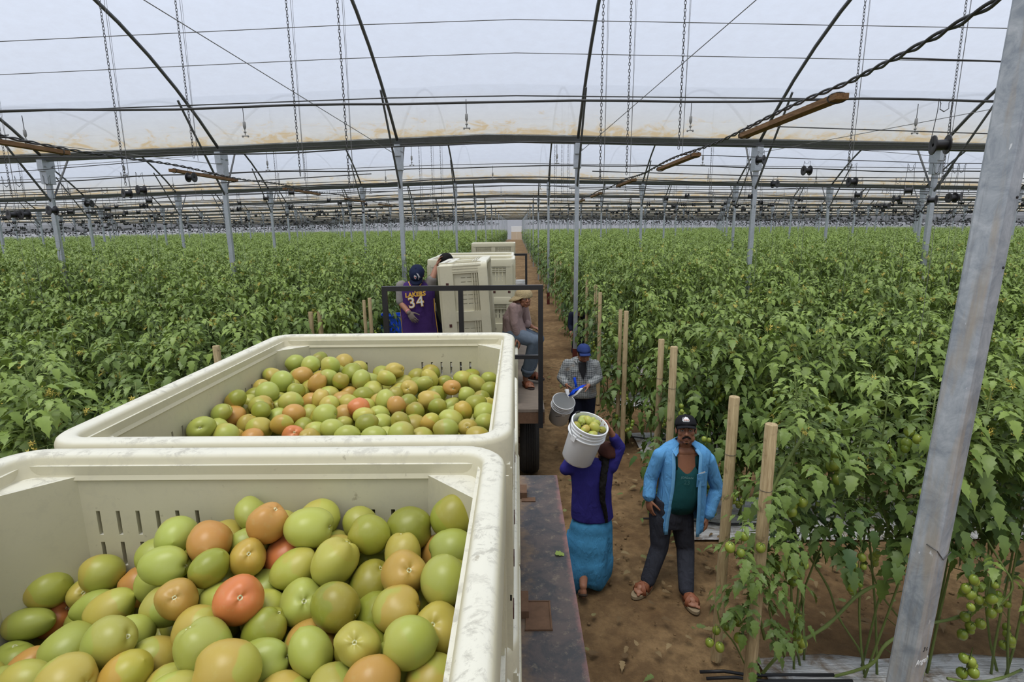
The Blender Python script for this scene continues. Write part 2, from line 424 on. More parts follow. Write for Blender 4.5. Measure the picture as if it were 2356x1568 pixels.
# walls of film far off, with the end door
def wall(name, pts):
    m = MB(); m.add(pts, [[0, 1, 2, 3]]); me = m.mesh(name, M['film']); ul = me.uv_layers.new(name='UVMap')
    for l in me.loops: ul.data[l.index].uv = (0, 3)
    tag(link(name, me), kind='structure')
yE = gy(NB) + 0.2
def wbox(name, x0, x1, y0, y1, z0, z1):
    wall(name, [(x0, y0, z0), (x1, y1, z0), (x1, y1, z1), (x0, y0, z1)])
wbox('wall_end_left', -62, -1.45, yE, yE, 0, 5.2); wbox('wall_end_right', 1.35, 62, yE, yE, 0, 5.2); wbox('wall_end_top', -1.45, 1.35, yE, yE, 3.3, 5.2)
wbox('wall_left', -61.5, -61.5, -10, yE, 0, 4.6); wbox('wall_right', 61.5, 61.5, -10, yE, 0, 4.6)
d = empty('door_1', (-0.05, yE - 0.1, 0)); tag(d, kind='structure')
mt = m_plain('tan_board', (0.62, 0.50, 0.36), 0.8); mw = m_plain('white_sheet', (0.82, 0.82, 0.80), 0.6)
MB().bb(-1.4, 0, -0.04, 0.04, 0, 1.95).build('door_panel', mt, d); MB().bb(0.02, 1.4, -0.04, 0.04, 0, 1.95).build('door_panel', mt, d)
MB().bb(-1.4, 1.4, -0.03, 0.03, 1.98, 3.25).build('upper_sheet', mw, d)

# gutters
for k in range(0, NB + 1):
    W = 40 if k < 2 else 60; m = MB()
    pr = [(-0.11, 0.075), (-0.125, 0.05), (-0.05, -0.075), (0.05, -0.075), (0.125, 0.05), (0.11, 0.075), (0.10, 0.06), (0.04, -0.055), (-0.04, -0.055), (-0.10, 0.06)]
    xs_ = [-W, -0.6, W]
    m.rings([[(x, gy(k) + a * (1 if k < 5 else 1), gz(k, x) + b + 0.01) for a, b in pr] for x in xs_])
    tag(m.build('roof_gutter', M['gutter']), f'dark steel roof gutter running crosswise on the {ORD[k]} line of posts', 'gutter')

# posts with arches and braces
def near_post(x, k): return abs(x - X0) < 0.1 or abs(x - (X0 - DX)) < 0.1
post_mesh = {}
m = MB(); m.box((0, 0, 2.35), (0.085, 0.085, 4.7)); pm = m.mesh('post', M['galv'])
m = MB(); m.bb(-0.06, 0.06, -0.16, 0.16, 4.62, 4.86); m.bb(-0.07, 0.07, -0.11, 0.11, 4.35, 4.64)
m.cyl((0.07, 0.09, 4.72), (0.09, 0.09, 4.72), 0.018, 8); m.cyl((0.07, -0.09, 4.72), (0.09, -0.09, 4.72), 0.018, 8)
bm_ = m.mesh('bracket', M['galv'])
m = MB()
m.cyl((0, 0.0, 3.95), (0, -1.35, 5.62), 0.021, 8); m.cyl((0, 0.0, 3.95), (0, 0.85, 5.30), 0.019, 8); brm = m.mesh('brace', M['arch'])
m = MB(); m.bb(-0.055, 0.055, -0.055, 0.055, 0, 0.5); rbm = m.mesh('base_sleeve', m_plain('red_oxide_paint', (0.11, 0.022, 0.016), 0.8))
cand = []
for k in range(0, NB + 1):
    n = int(58 / DX)
    for i in range(-n, n + 1):
        x = X0 + i * DX; y = gy(k); px, py, dz = proj(x, y, 3.6)
        if -120 < px < 2476: cand.append((dz, k, i, x, y))
cand.sort(); first = True
rest = []
for q, (dz, k, i, x, y) in enumerate(cand):
    if q >= 190:
        rest.append((k, x, y)); continue
    side = 'right' if x > 0 else 'left'; nn = i + 1 if x > 0 else -i
    zt = gz(k, x) - 0.20
    o = empty('support_post', (x, y, 0), 0, f'galvanised square roof post under the {ORD[k]} gutter, {ORD[nn-1] if nn else "first"} one {side} of the aisle', 'post', f'roof posts under the {ORD[k]} gutter')
    o.scale = (1, 1, (zt + 0.10) / 4.8)
    link('post', pm, o); link('bracket', bm_, o)
    if k < 6: link('brace', brm, o)
    if k < 2: link('base_sleeve', rbm, o)
m = MB()
for k, x, y in rest: m.box((x, y, gz(k, x) / 2), (0.10, 0.10, gz(k, x)))
tag(m.build('support_posts', M['galv']), 'galvanised roof posts far down the greenhouse, beyond the nearer lines', 'posts', kind='stuff')
# arches : one tube each, thin far ones merged
cand = []
for k in range(0, NB + 1):
    for i in range(-16, 17):
        x = X0 + i * DX
        p = [proj(x, gy(k) - SPAN * t, roof(k, x, gy(k) - SPAN * t)) for t in (0.02, 0.15, 0.3, 0.5)]
        if any(-60 < a < 2416 and -60 < b for a, b, c in p) and p[0][2] > 0: cand.append((p[0][2], k, i, x))
cand.sort(); m_far = MB()
for q, (dz, k, i, x) in enumerate(cand):
    pts = [(x, gy(k) - SPAN * j / 16, roof(k, x, gy(k) - SPAN * j / 16) - 0.02) for j in range(17)]
    if q < 160:
        m = MB(); m.tube(pts, 0.030, 8); o = m.build('roof_arch', M['arch'], smooth=True)
        side = 'right' if x > 0 else 'left'; nn = i + 1 if x > 0 else -i
        tag(o, f'dark curved roof tube of the {ORD[k]} bay, {ORD[nn-1]} one {side} of the aisle', 'roof arch', f'roof arches of the {ORD[k]} bay')
    else: m_far.tube(pts[::2], 0.03, 5)
tag(m_far.build('roof_arches', M['arch']), 'thin curved roof tubes far down the greenhouse', 'roof arches', kind='stuff')

# film clamp wires laid along the film (fine crosswise lines), irrigation hoses and crop wires
def cross_line(name, y, z, r, mat, label, cat, sag=0.0, wave=0.0, W=30, grp=None, slope=0.022, n=40, seed=0):
    rr = random.Random(seed); ph = rr.random() * 6; m = MB(); pts = []
    for i in range(n + 1):
        x = -W + 2 * W * i / n
        s = sag * (((x - X0) / DX) % 1.0 - 0.5) ** 2 * 4
        pts.append((x, y + wave * 0.3 * math.sin(x * 0.9 + ph), z - slope * abs(x + 0.6) + s + wave * math.sin(x * 0.55 + ph) + wave * 0.4 * math.sin(x * 1.9)))
    m.tube(pts, r, 6); return tag(m.build(name, mat, smooth=True), label, cat, grp)
hoseY = [6.95, 10.55, 14.2, 17.85, 21.5, 25.1, 28.8, 32.4]
for q, y in enumerate(hoseY):
    cross_line('irrigation_hose', y, 4.63, 0.014 if q < 3 else 0.018, M['wire'], f'black irrigation hose hung crosswise, {ORD[q]} one ahead of the camera', 'hose', wave=0.035, n=90, seed=q, grp='overhead irrigation hoses')
    cross_line('support_wire', y + 0.12, 4.69, 0.007 if q < 3 else 0.010, M['wire'], f'taut black support wire just above the {ORD[q]} irrigation hose', 'wire', seed=q + 50, grp='wires above the hoses')
# sprinklers
m = MB(); m.cyl((0, 0, 0), (0, 0, -0.16), 0.004, 6); pm_ = m.mesh('feed_tube', M['wire'])
m = MB(); m.lathe([(0.008, -0.155), (0.016, -0.165), (0.018, -0.215), (0.012, -0.235), (0.006, -0.245)], 10)
m.lathe([(0.006, -0.245), (0.006, -0.265), (0.016, -0.27), (0.014, -0.282), (0.005, -0.287)], 10)
m.cyl((0, 0, -0.285), (0, 0, -0.31), 0.005, 6); m.cyl((-0.03, 0, -0.318), (0.03, 0, -0.318), 0.006, 6); m.ell((-0.032, 0, -0.322), (0.011, 0.011, 0.013)); m.ell((0.032, 0, -0.322), (0.011, 0.011, 0.013))
sm_ = m.mesh('sprinkler_head', M['sprink'], True)
for q, y in enumerate(hoseY[:7]):
    for i in range(-9, 10):
        x = -0.58 + 2.62 * i + (1.31 if q % 2 else 0); px, py, dz = proj(x, y, 4.6)
        if 0 < px < 2340:
            pos = 'over the aisle' if abs(x) < 1.4 else (f'{ORD[abs(i)-1 if i else 0]} to the right of the aisle' if x > 0 else f'{ORD[abs(i)-1 if i else 0]} to the left of the aisle')
            o = empty('sprinkler', (x, y, 4.62 - 0.022 * abs(x + 0.6)), 0, f'small grey sprinkler hanging from the {ORD[q]} irrigation hose, {pos}', 'sprinkler', 'hanging sprinklers'); link('feed_tube', pm_, o); link('sprinkler_head', sm_, o)
# fine film wires
for q, (k, t) in enumerate([(0, 0.165), (0, 0.225), (0, 0.3), (1, 0.3), (1, 0.5)]):
    m = MB(); y = gy(k) - SPAN * t
    m.tube([(x, y, roof(k, x, y) - 0.01) for x in range(-30, 31, 3)], 0.0065, 5)
    tag(m.build('film_wire', M['thinwire'], smooth=True), f'fine wire under the roof film of the {ORD[k]} bay, {ORD[(q if k == 0 else q-3)]} above its gutter', 'wire', 'wires under the roof film')
# crop wires along each row
ROW0, ROWP = 3.48, 2.18
NROW = int((FAR - 6 - ROW0) / ROWP)
WZ = 4.03
def rowy(r): return ROW0 + ROWP * r
for r in range(0, 30):
    for s, nm in ((1, 'right'), (-1, 'left')):
        m = MB(); xa = (2.2 if s > 0 else -4.9) if r < 3 else (1.3 if s > 0 else -2.5)
        xe = s * (30 if r < 8 else 60); pts = [(xa, rowy(r) + 0.0, WZ + 0.05)] + [(xa + (xe - xa) * i / 8, rowy(r), WZ - 0.018 * abs(xa + (xe - xa) * i / 8)) for i in range(1, 9)]
        m.tube(pts, 0.005 if r < 3 else (0.008 if r < 14 else 0.012), 4)
        tag(m.build('trellis_wire', M['wire'], smooth=True), f'trellis wire above the {ORD[r]} crop row {nm} of the aisle', 'wire', 'trellis wires')
# long cables running down both sides, through the boards
for X, nm in ((2.2, 'right'), (-4.9, 'left')):
    m = MB(); m2 = []
    n = 500
    for ph in (0, PI):
        pts = []
        for i in range(n + 1):
            y = 0.6 + (17 - 0.6) * i / n
            pts.append((X + 0.010 * math.cos(i * 0.55 + ph), y, WZ + 0.03 + 0.010 * math.sin(i * 0.55 + ph) + 0.02 * math.sin(y * 1.7)))
        if X > 0: pts = [((p[0] - 0.16 * (4.0 - p[1]), p[1], p[2]) if p[1] < 4.0 else p) for p in pts]
        m.tube(pts, 0.0085, 5)
    m.tube([(X, 17, WZ + 0.03), (X, 60, WZ)], 0.010, 5)
    tag(m.build('twisted_cable', M['wire'], smooth=True), f'twisted wire cable running lengthwise {nm} of the aisle under the roof', 'cable')
# spreader boards tied to the cable
bi = {2.2: 0, -4.9: 0}
for X, nm, lst in ((2.2, 'right', [(4.05, 5.75), (7.15, 9.0), (10.9, 12.6), (15.2, 17), (19, 20.8)]), (-4.9, 'left', [(4.4, 6.35), (8.25, 10.1), (12.2, 14.3), (16.5, 18.5), (20.5, 22.5)])):
    for q, (a, b) in enumerate(lst):
        o = empty('spreader_board', (X, (a + b) / 2, WZ - 0.03), PI/2, f'rough brown wooden board tied under the {nm} cable, {ORD[q]} one from the front', 'board', 'boards tied to the cables')
        m = MB(); m.bb(-(b - a) / 2, (b - a) / 2, -0.045, 0.045, -0.02, 0.02); m.build('plank', M['board'], o)
        m = MB()
        for e in (-1, 1): m.tube([((b - a) / 2 * e * 0.93 + 0.03 * math.cos(t), 0.055 * math.cos(t * 1.0), 0.035 * math.sin(t)) for t in [i * 0.5 for i in range(30)]], 0.004, 4)
        m.build('tie_wire', M['wire'], o)
# hanging chains
def chain_mesh(L, link_len=0.05):
    m = MB(); n = int(L / (link_len * 0.74))
    for i in range(n):
        z = -i * link_len * 0.74; a = (i % 2) * PI / 2; ca, sa = math.cos(a), math.sin(a); pts = []
        for j in range(9):
            t = 2 * PI * j / 8; u = 0.0125 * math.cos(t); w = link_len / 2 * math.sin(t); pts.append((u * ca, u * sa, z + w))
        m.tube(pts, 0.0038, 4, cap=False)
    return m
chains = []
for px, py, y, lab in ((447, 370, 8.2, 'ending at the second left board'), (692, 415, 8.0, 'left of the post beside the trailer'), (290, 430, 7.6, 'left of the second left post'), (805, 440, 7.4, 'nearest the post beside the trailer'), (28, 455, 8.6, 'at the far left edge'),
        (1561, 352, 7.3, 'ending at the second right board'), (1441, 410, 8.0, 'near the third right board'), (1380, 430, 7.6, 'just right of the first right post'), (1950, 395, 8.0, 'ending over the crop right of centre'), (2165, 430, 7.6, 'behind the nearest large spool'),
        (970, 500, 17.6, 'small one beyond the first gutter left'), (998, 505, 18.4, 'second small one beyond the gutter'), (1018, 500, 19.3, 'third small one beyond the gutter'), (1292, 470, 17.9, 'small one right of the aisle beyond the gutter'), (1306, 468, 18.5, 'second small one right of the aisle'), (1276, 480, 19, 'thin far one right of the aisle'), (1630, 470, 17.5, 'far one over the right crop'), (1712, 470, 18, 'far one left of the third right post'), (640, 470, 17.5, 'far one over the left crop'), (708, 470, 18, 'far one between left posts'), (150, 480, 17.5, 'far one at left'), (60, 480, 18.2, 'far one at the left edge')):
    d_ = ray(px, py); t_ = y / d_.y; chains.append((d_.x * t_, y, EYE + d_.z * t_, lab))
for q, (x, y, zb_, lab) in enumerate(chains):
    k = int((y - gy(-1)) // SPAN); zt = roof(k, x, y); L = zt - zb_
    s = 'right' if x > 0 else 'left'
    m = chain_mesh(L, 0.055 if y < 14 else 0.09)
    o = empty('hanging_chain', (x, y, zt), 0, f'hanging steel chain, {lab}', 'chain', f'roof chains {s} of the aisle {"in the front bay" if y < 12.2 else "beyond the first gutter"}')
    m.build('links', M['chain'], o, smooth=True)
    m = MB(); m.cyl((0.06, 0, 0), (0.05, 0.01, -L), 0.003, 5); m.cyl((0.085, 0.02, 0), (0.05, 0.01, -L), 0.002, 5); m.build('wire', M['thinwire'], o)
# diagonal bracing wires
def diag(a, b, t0, t1, label):
    a, b = Vector(a), Vector(b); m = MB(); m.cyl(a.lerp(b, t0), a.lerp(b, t1), 0.006, 5)
    tag(m.build('brace_wire', M['thinwire']), label, 'wire')
diag((X0 - DX, 12.2, 4.62), (-4.25, 6.75, 5.75), 0, 1.12, 'thin diagonal bracing wire rising left from the post beside the trailer')
diag((X0, 12.2, 4.62), (3.05, 6.75, 5.9), 0, 1.12, 'thin diagonal bracing wire rising from the near post right of the aisle')
diag((X0 + DX, 12.2, 4.6), (9.8, 7.6, 5.2), 0, 1.2, 'thin diagonal bracing wire rising from the second post right of the aisle')
diag((X0 - 2 * DX, 12.2, 4.5), (-13.2, 9.0, 5.2), 0, 1.2, 'thin diagonal bracing wire rising left from the second post left of the aisle')
diag((X0 + 2 * DX, 12.2, 4.5), (5.2, 20.5, 6.2), 0, 1.0, 'thin diagonal bracing wire crossing beyond the first gutter on the right')
diag((X0 - 3 * DX, 12.2, 4.5), (-4.2, 21.0, 6.2), 0, 1.0, 'thin diagonal bracing wire crossing beyond the first gutter on the left')

# the big leaning-looking post close to the camera
o = empty('support_post', (1.055, 1.42, 0), R(27), 'big weathered galvanised post standing close by, beside the right edge of the view', 'post')
o.rotation_euler = (0, R(4.0), R(27)); m = MB(); a = 0.035; c = 0.007
sec = [(-a + c, -a), (a - c, -a), (a, -a + c), (a, a - c), (a - c, a), (-a + c, a), (-a, a - c), (-a, -a + c)]
m.rings([[(x, y, z) for x, y in sec] for z in (0, 4.9)]); m.build('post', M['galvpost'], o)
m = MB()
for z in (3.23, 3.05): m.cyl((0.014, -a + 0.004, z), (0.02, -a - 0.0006, z), 0.004, 10)
m.build('bolt_hole', M['spool'], o)
m = MB(); m.tube([(-a - .002, -a*.2, 2.26), (-a - .003, -a, 2.255), (0, -a - .003, 2.22), (a + .002, -a - .002, 2.235), (a + .003, 0, 2.24)], 0.0016, 5); m.build('tie_wire', M['chain'], o)
def text_mesh(txt, size, mat, extrude=0.0004, align='CENTER', shear=0.0, off=0.0):
    cu = bpy.data.curves.new('lettering', 'FONT'); cu.body = txt; cu.size = size; cu.extrude = extrude; cu.align_x = align; cu.shear = shear; cu.offset = off; cu.resolution_u = 3
    t = bpy.data.objects.new('tmp_text', cu); C.objects.link(t); dg = bpy.context.evaluated_depsgraph_get()
    me = bpy.data.meshes.new_from_object(t.evaluated_get(dg)); bpy.data.objects.remove(t); me.materials.clear(); me.materials.append(mat); me.name = 'lettering'
    return me
tm = text_mesh('Angel', 0.026, mw, shear=0.3)
t = link('lettering', tm, o, (-0.006, -a - 0.0006, 1.885), (PI/2, 0, 0))
tm = text_mesh('2 s', 0.02, M['spool'], shear=0.3); t = link('lettering', tm, o, (0.004, -a - 0.0006, 1.925), (PI/2, 0, 0))
# ================================================================== TOMATO PLANTS
def leaflet(V, F, T, M4, L, W, tint, hi):
    """one leaflet lying along +Y of M4; V,F,T lists"""
    if hi:
        ys_ = (0.0, 0.14, 0.30, 0.40, 0.56, 0.66, 0.80, 1.0); ws = (0.05, 0.46, 0.34, 0.50, 0.27, 0.32, 0.13, 0.0)
    else:
        ys_ = (0.0, 0.35, 0.65, 1.0); ws = (0.05, 0.48, 0.36, 0.0)
    o = len(V); n = len(ys_)
    for i in range(n):
        y = ys_[i] * L; z = -0.30 * L * ys_[i] ** 2; w = ws[i] * W
        V.append(M4 @ Vector((0, y, z)))
        if i < n - 1:
            V.append(M4 @ Vector((-w, y - 0.04 * L, z + 0.22 * w))); V.append(M4 @ Vector((w, y - 0.04 * L, z + 0.22 * w)))
    for i in range(n - 1):
        a = o + 3 * i; b = a + 3
        if i < n - 2: F.append((a, b, b + 1, a + 1)); F.append((a, a + 2, b + 2, b)); T += [tint, tint]
        else: F.append((a, b, a + 1)); F.append((a, a + 2, b)); T += [tint, tint]
def compound(V, F, T, SV, base, az, elev, L, tint, hi, r, npair=3):
    """pinnate leaf: rachis curving out and down"""
    p = Vector(base); d = Vector((math.cos(az) * math.cos(elev), math.sin(az) * math.cos(elev), math.sin(elev)))
    seg = npair + 1; pts = [p.copy()]; side = Vector((-math.sin(az), math.cos(az), 0))
    for i in range(seg):
        p = p + d * (L / seg); pts.append(p.copy())
        up = side.cross(d).normalized() * -1
        if up.z < 0: up = -up
        if i >= 1 or npair < 3:
            pair = (1, -1) if i < seg - 1 else ()
            for s in pair:
                dd = (d * 0.55 + side * s * 0.9 + Vector((0, 0, r.uniform(-0.45, 0.1)))).normalized()
                xx = dd.cross(up).normalized(); zz = xx.cross(dd)
                m = Matrix((( xx.x, dd.x, zz.x, p.x), (xx.y, dd.y, zz.y, p.y), (xx.z, dd.z, zz.z, p.z), (0, 0, 0, 1)))
                k = r.uniform(0.8, 1.15) * (0.75 + 0.25 * (i / seg))
                leaflet(V, F, T, m, L * 0.37 * k, L * 0.215 * k, tint, hi)
        d = (d + Vector((0, 0, -r.uniform(0.18, 0.42)))).normalized()
    xx = d.cross(up).normalized(); zz = xx.cross(d)
    m = Matrix(((xx.x, d.x, zz.x, p.x), (xx.y, d.y, zz.y, p.y), (xx.z, d.z, zz.z, p.z), (0, 0, 0, 1)))
    leaflet(V, F, T, m, L * 0.46, L * 0.28, tint, hi)
    if SV is not None: SV.append(pts)
def fruit_mesh_add(m, c, r, rot, lob=0.05, nu=9, nv=7, plum=1.18):
    vs = []; fs = []
    for i in range(nv + 1):
        th = PI * i / nv
        for j in range(nu):
            ph = 2 * PI * j / nu; rr = math.sin(th) * (1 + lob * math.cos(3 * ph) * (math.cos(th) > 0)); z = math.cos(th) * plum
            if i == 0: z -= 0.12
            p = rot @ Vector((r * rr * math.cos(ph), r * rr * math.sin(ph), r * z)); vs.append(tuple(p + Vector(c)))
    for i in range(nv):
        for j in range(nu):
            a = i * nu + j; b = i * nu + (j + 1) % nu; fs.append([a, a + nu, b + nu, b])
    m.add(vs, fs)
def make_plant(seed, hi, h=2.25, nleaf=110, zlo=0.62, width=0.55, depth=0.42, fruit=3, flower=2, L0=0.27):
    r = random.Random(seed); V = []; F = []; T = []; SV = [] if hi else None; stems = []
    ns = 4 if hi else 3
    for s in range(ns):
        bx, by = r.uniform(-0.06, 0.06), r.uniform(-0.06, 0.06); tx, ty = r.uniform(-width/2, width/2), r.uniform(-depth/2, depth/2)
        sh = h * r.uniform(0.86, 1.04); pts = []
        for i in range(9):
            t = i / 8; pts.append(Vector((bx + (tx - bx) * t ** 0.8 + 0.05 * math.sin(5 * t + s * 2), by + (ty - by) * t ** 0.8 + 0.05 * math.cos(4 * t + s), sh * t)))
        stems.append(pts)
    for i in range(nleaf):
        pts = stems[i % ns]; sh = pts[-1].z
        t0 = zlo / sh; t = t0 + (1 - t0) * ((i // ns + r.random()) / (nleaf / ns)) ** 0.85
        f = min(t, 0.999) * 8; k = int(f); p = pts[k].lerp(pts[min(k + 1, 8)], f - k)
        top = max(0.0, (p.z - 1.35) / (h - 1.35))
        L = L0 * r.uniform(0.75, 1.25) * (1.0 - 0.45 * top ** 2)
        el = r.uniform(-0.35, 0.45) + 0.55 * top
        tint = min(1, max(0, 0.15 + 0.75 * top + r.uniform(-0.22, 0.22)))
        compound(V, F, T, SV, p, r.uniform(0, 2 * PI), el, L, tint, hi, r)
    # a few shoots standing above the canopy
    me = bpy.data.meshes.new('foliage'); me.from_pydata([tuple(v) for v in V], [], F); me.materials.append(M['leaf'])
    at = me.attributes.new('tint', 'FLOAT', 'FACE'); at.data.foreach_set('value', T); me.polygons.foreach_set('use_smooth', [True] * len(F)); me.update()
    sm = MB()
    for pts in stems: sm.tube(pts, [0.009 - 0.005 * i / 8 for i in range(9)], 6 if hi else 4)
    if hi:
        for p in SV: sm.tube(p[:4], 0.0022, 3, cap=False)
    sme = sm.mesh('stem', M['stem'], True)
    fr = []
    for q in range(fruit):
        pts = stems[q % ns]; t = (r.uniform(0.45, 0.90), r.uniform(0.30, 0.6), r.uniform(0.22, 0.42))[q % 3]; k = int(t * 8); p = pts[k] + Vector((r.choice((-1, 1)) * r.uniform(0.06, 0.16), r.choice((-1, 1)) * r.uniform(0.20, 0.36), 0))
        m = MB(); m.mat(1); m.tube([pts[k], pts[k].lerp(p, 0.7) + Vector((0, 0, 0.04)), p, p - Vector((0, 0, 0.16))], 0.003, 4); m.mat(0)
        for j in range(r.choice((4, 5, 6, 7))):
            rr = r.uniform(0.019, 0.030); c = p + Vector((r.uniform(-0.045, 0.045), r.uniform(-0.045, 0.045), -0.02 - 0.034 * j))
            rot = Quaternion((r.uniform(-1, 1), r.uniform(-1, 1), 0), r.uniform(-0.5, 0.5)).to_matrix()
            fruit_mesh_add(m, c, rr, rot, nu=10 if hi else 7, nv=8 if hi else 5)
            if hi:
                m.mat(2)
                for a in range(5):
                    th = a * 2 * PI / 5; e = rot @ Vector((math.cos(th) * rr * 0.9, math.sin(th) * rr * 0.9, rr * 1.02)); b_ = rot @ Vector((0, 0, rr * 1.12)); e2 = rot @ Vector((math.cos(th + 0.5) * rr * 0.3, math.sin(th + 0.5) * rr * 0.3, rr * 1.16))
                    m.add([tuple(c + b_), tuple(c + e), tuple(c + e2)], [[0, 1, 2]])
                m.mat(0)
        fr.append(m.mesh('fruit_cluster', [M['fruit'], M['stem'], M['leafdark']], True))
    fl = []
    for q in range(flower):
        pts = stems[(q + 1) % ns]; p = pts[-1] + Vector((r.uniform(-0.1, 0.1), r.uniform(-0.12, 0.12), r.uniform(-0.35, 0.03))); m = MB()
        for j in range(6):
            c = p + Vector((r.uniform(-0.035, 0.035), r.uniform(-0.035, 0.035), r.uniform(-0.03, 0.03))); d = Vector((r.uniform(-1, 1), r.uniform(-1, 1), r.uniform(-0.6, 0.6))).normalized(); u = d.orthogonal().normalized(); w = d.cross(u)
            for a in range(5):
                th = a * 2 * PI / 5; e = (u * math.cos(th) + w * math.sin(th)); g = (u * math.cos(th + 0.6) + w * math.sin(th + 0.6))
                m.add([tuple(c), tuple(c + e * 0.011 + d * 0.004), tuple(c + e * 0.017 + g * 0.006 - d * 0.004), tuple(c + g * 0.011 + d * 0.004)], [[0, 1, 2, 3]])
        fl.append(m.mesh('flower_cluster', [M['flower']]))
    return me, sme, fr, fl
def m_fruit():
    t = NT('unripe_fruit', 0.25, 0.5); oi = t.node('ShaderNodeObjectInfo'); n = t.noise(t.coord('Object'), 9, 2)
    t.color(t.mix(t.ramp(n, (0.35, 0.0), (0.65, 1.0)), (0.145, 0.215, 0.022), (0.33, 0.39, 0.06))); return t.m
M['fruit'] = m_fruit()
HI = [make_plant(100 + i, True, h=2.25, nleaf=200, fruit=9, flower=4, L0=0.30, depth=0.56, zlo=0.50) for i in range(5)]
LO = [make_plant(200 + i, False, h=2.25, nleaf=120, fruit=5, flower=3, L0=0.29, zlo=0.45, depth=0.58) for i in range(5)]
HI0 = [make_plant(400 + i, True, h=2.25, nleaf=170, fruit=4, flower=3, L0=0.27, zlo=1.08, width=0.5, depth=0.5) for i in range(4)]
ENDP = [make_plant(300 + i, True, h=2.15, nleaf=170, fruit=9, flower=1, L0=0.28, zlo=0.30, width=0.6, depth=0.5) for i in range(3)]
XR, XL = 1.46, -2.52        # where the rows begin beside the aisle
STEP = 0.44
cand = []; far = []; outer = []
for r_ in range(0, NROW):
    y = rowy(r_)
    if abs(y - gy(NB)) < 1: continue
    lod = STEP if y < 40 else (0.6 if y < 75 else 0.85)
    for s in (1, -1):
        x = (XR if s > 0 else XL) + s * 0.12 + (0.42 if (r_ == 0 and s > 0) else 0); j = 0
        while abs(x) < 60:
            px, py, dz = proj(x, y, 1.9)
            if -140 < px < 2500: cand.append((dz, r_, s, j, x, y))
            elif -1100 < px < 3400: outer.append((x, y))
            elif abs(x) > 4: break
            x += s * lod * rnd.uniform(0.85, 1.15); j += 1
cand = [c for c in cand if not (c[2] < 0 and c[1] == 0 and c[3] > 5)]
cand.sort(); srcs = []
for q, (dz, r_, s, j, x, y) in enumerate(cand):
    yy = y + rnd.uniform(-0.08, 0.08); rz = rnd.choice((0, PI)) + rnd.uniform(-0.3, 0.3); hs = rnd.uniform(0.94, 1.07) * (0.99, 1.0, 1.04, 1.09)[min(r_, 3)] * (1.04 if r_ > 3 else 1)
    if q < 290:
        hi = dz < 12.5; v = rnd.randrange(5); me, sme, fr, fl = (HI if hi else LO)[v]
        if r_ == 0 and s > 0: me, sme, fr, fl = HI0[j % 4]
        if j == 0 and r_ > 0: me, sme, fr, fl = ENDP[(r_ + (s > 0)) % 3]
        side = 'right' if s > 0 else 'left'
        end = j == 0
        lab = (f'leafy tomato plant at the aisle end of the {ORD[r_]} row on the {side}' if end else f'leafy tomato plant, {ORD[j]} from the aisle in the {ORD[r_]} row on the {side}')
        o = empty('tomato_plant', (x, yy, 0), rz, lab, 'plant', f'tomato plants in the {ORD[r_]} row {side} of the aisle'); o.scale = (1, 1, hs)
        f = link('foliage', me, o); link('stem', sme, o)
        for t in (fr if hi else fr[:4]): link('fruit_cluster', t, o)
        for t in (fl if hi else fl[:1]): link('flower_cluster', t, o)
        if not hi and len(srcs) < 5 and v not in [a for a, b in srcs]: srcs.append((v, f))
    else: far.append((x, yy, 0.0, 0.0, 0.0, rz, hs, rnd.randrange(5)))
far += [(x, y, 0.0, 0.0, 0.0, rnd.choice((0, PI)) + rnd.uniform(-0.3, 0.3), rnd.uniform(1.0, 1.12), rnd.randrange(5)) for x, y in outer]
srcs = [f for v, f in srcs]
for i, f in enumerate(srcs): f.name = f'foliage.{900+i}'
far = [p[:7] + (p[7] % len(srcs),) for p in far]
# flowers scattered too
tag(gn_scatter('tomato_rows', far, srcs), 'rows of green tomato plants filling the greenhouse beyond the nearer ones', 'crop rows', kind='stuff')
fls = []
fsrc = None
for o in C.objects:
    if o.name.startswith('flower_cluster') and o.parent and o.parent.location.y > 12: fsrc = o; break
for p in far:
    if p[1] < 60 and rnd.random() < 0.8: fls.append((p[0], p[1], p[2] + rnd.uniform(-0.08, 0.10), 0, 0, rnd.random() * 6, 1.03, 0))
tag(gn_scatter('tomato_blossoms', fls, [fsrc]), 'small yellow flowers scattered over the far tomato rows', 'flowers', kind='stuff')
print('plants far', len(far))

# stray long shoots poking above the canopy
def shoot(x, y, z0, z1, lean, seed, label):
    r = random.Random(seed); V = []; F = []; T = []; SV = []
    o = empty('tomato_shoot', (x, y, 0), 0, label, 'plant shoot', 'long shoots above the rows')
    pts = [Vector((lean[0] * (i / 7) ** 1.5, lean[1] * (i / 7) ** 1.5, z0 + (z1 - z0) * i / 7)) for i in range(8)]
    m = MB(); m.tube([Vector((0, 0, 0.02)), Vector((0, 0, z0 * .6))] + pts, [0.008] * 2 + [0.007 - 0.0006 * i for i in range(8)], 6)
    for i in range(26):
        t = i / 26 * 6.9; k = int(t); p = pts[k].lerp(pts[k + 1], t - k)
        compound(V, F, T, SV, p, i * 2.4, r.uniform(0.0, 0.7), 0.22 * r.uniform(0.7, 1.2), 0.75, True, r)
    for p in SV: m.tube(p[:4], 0.002, 3, cap=False)
    m.build('stem', M['stem'], o, smooth=True)
    me = bpy.data.meshes.new('foliage'); me.from_pydata([tuple(v) for v in V], [], F); me.materials.append(M['leaf']); at = me.attributes.new('tint', 'FLOAT', 'FACE'); at.data.foreach_set('value', T); link('foliage', me, o)
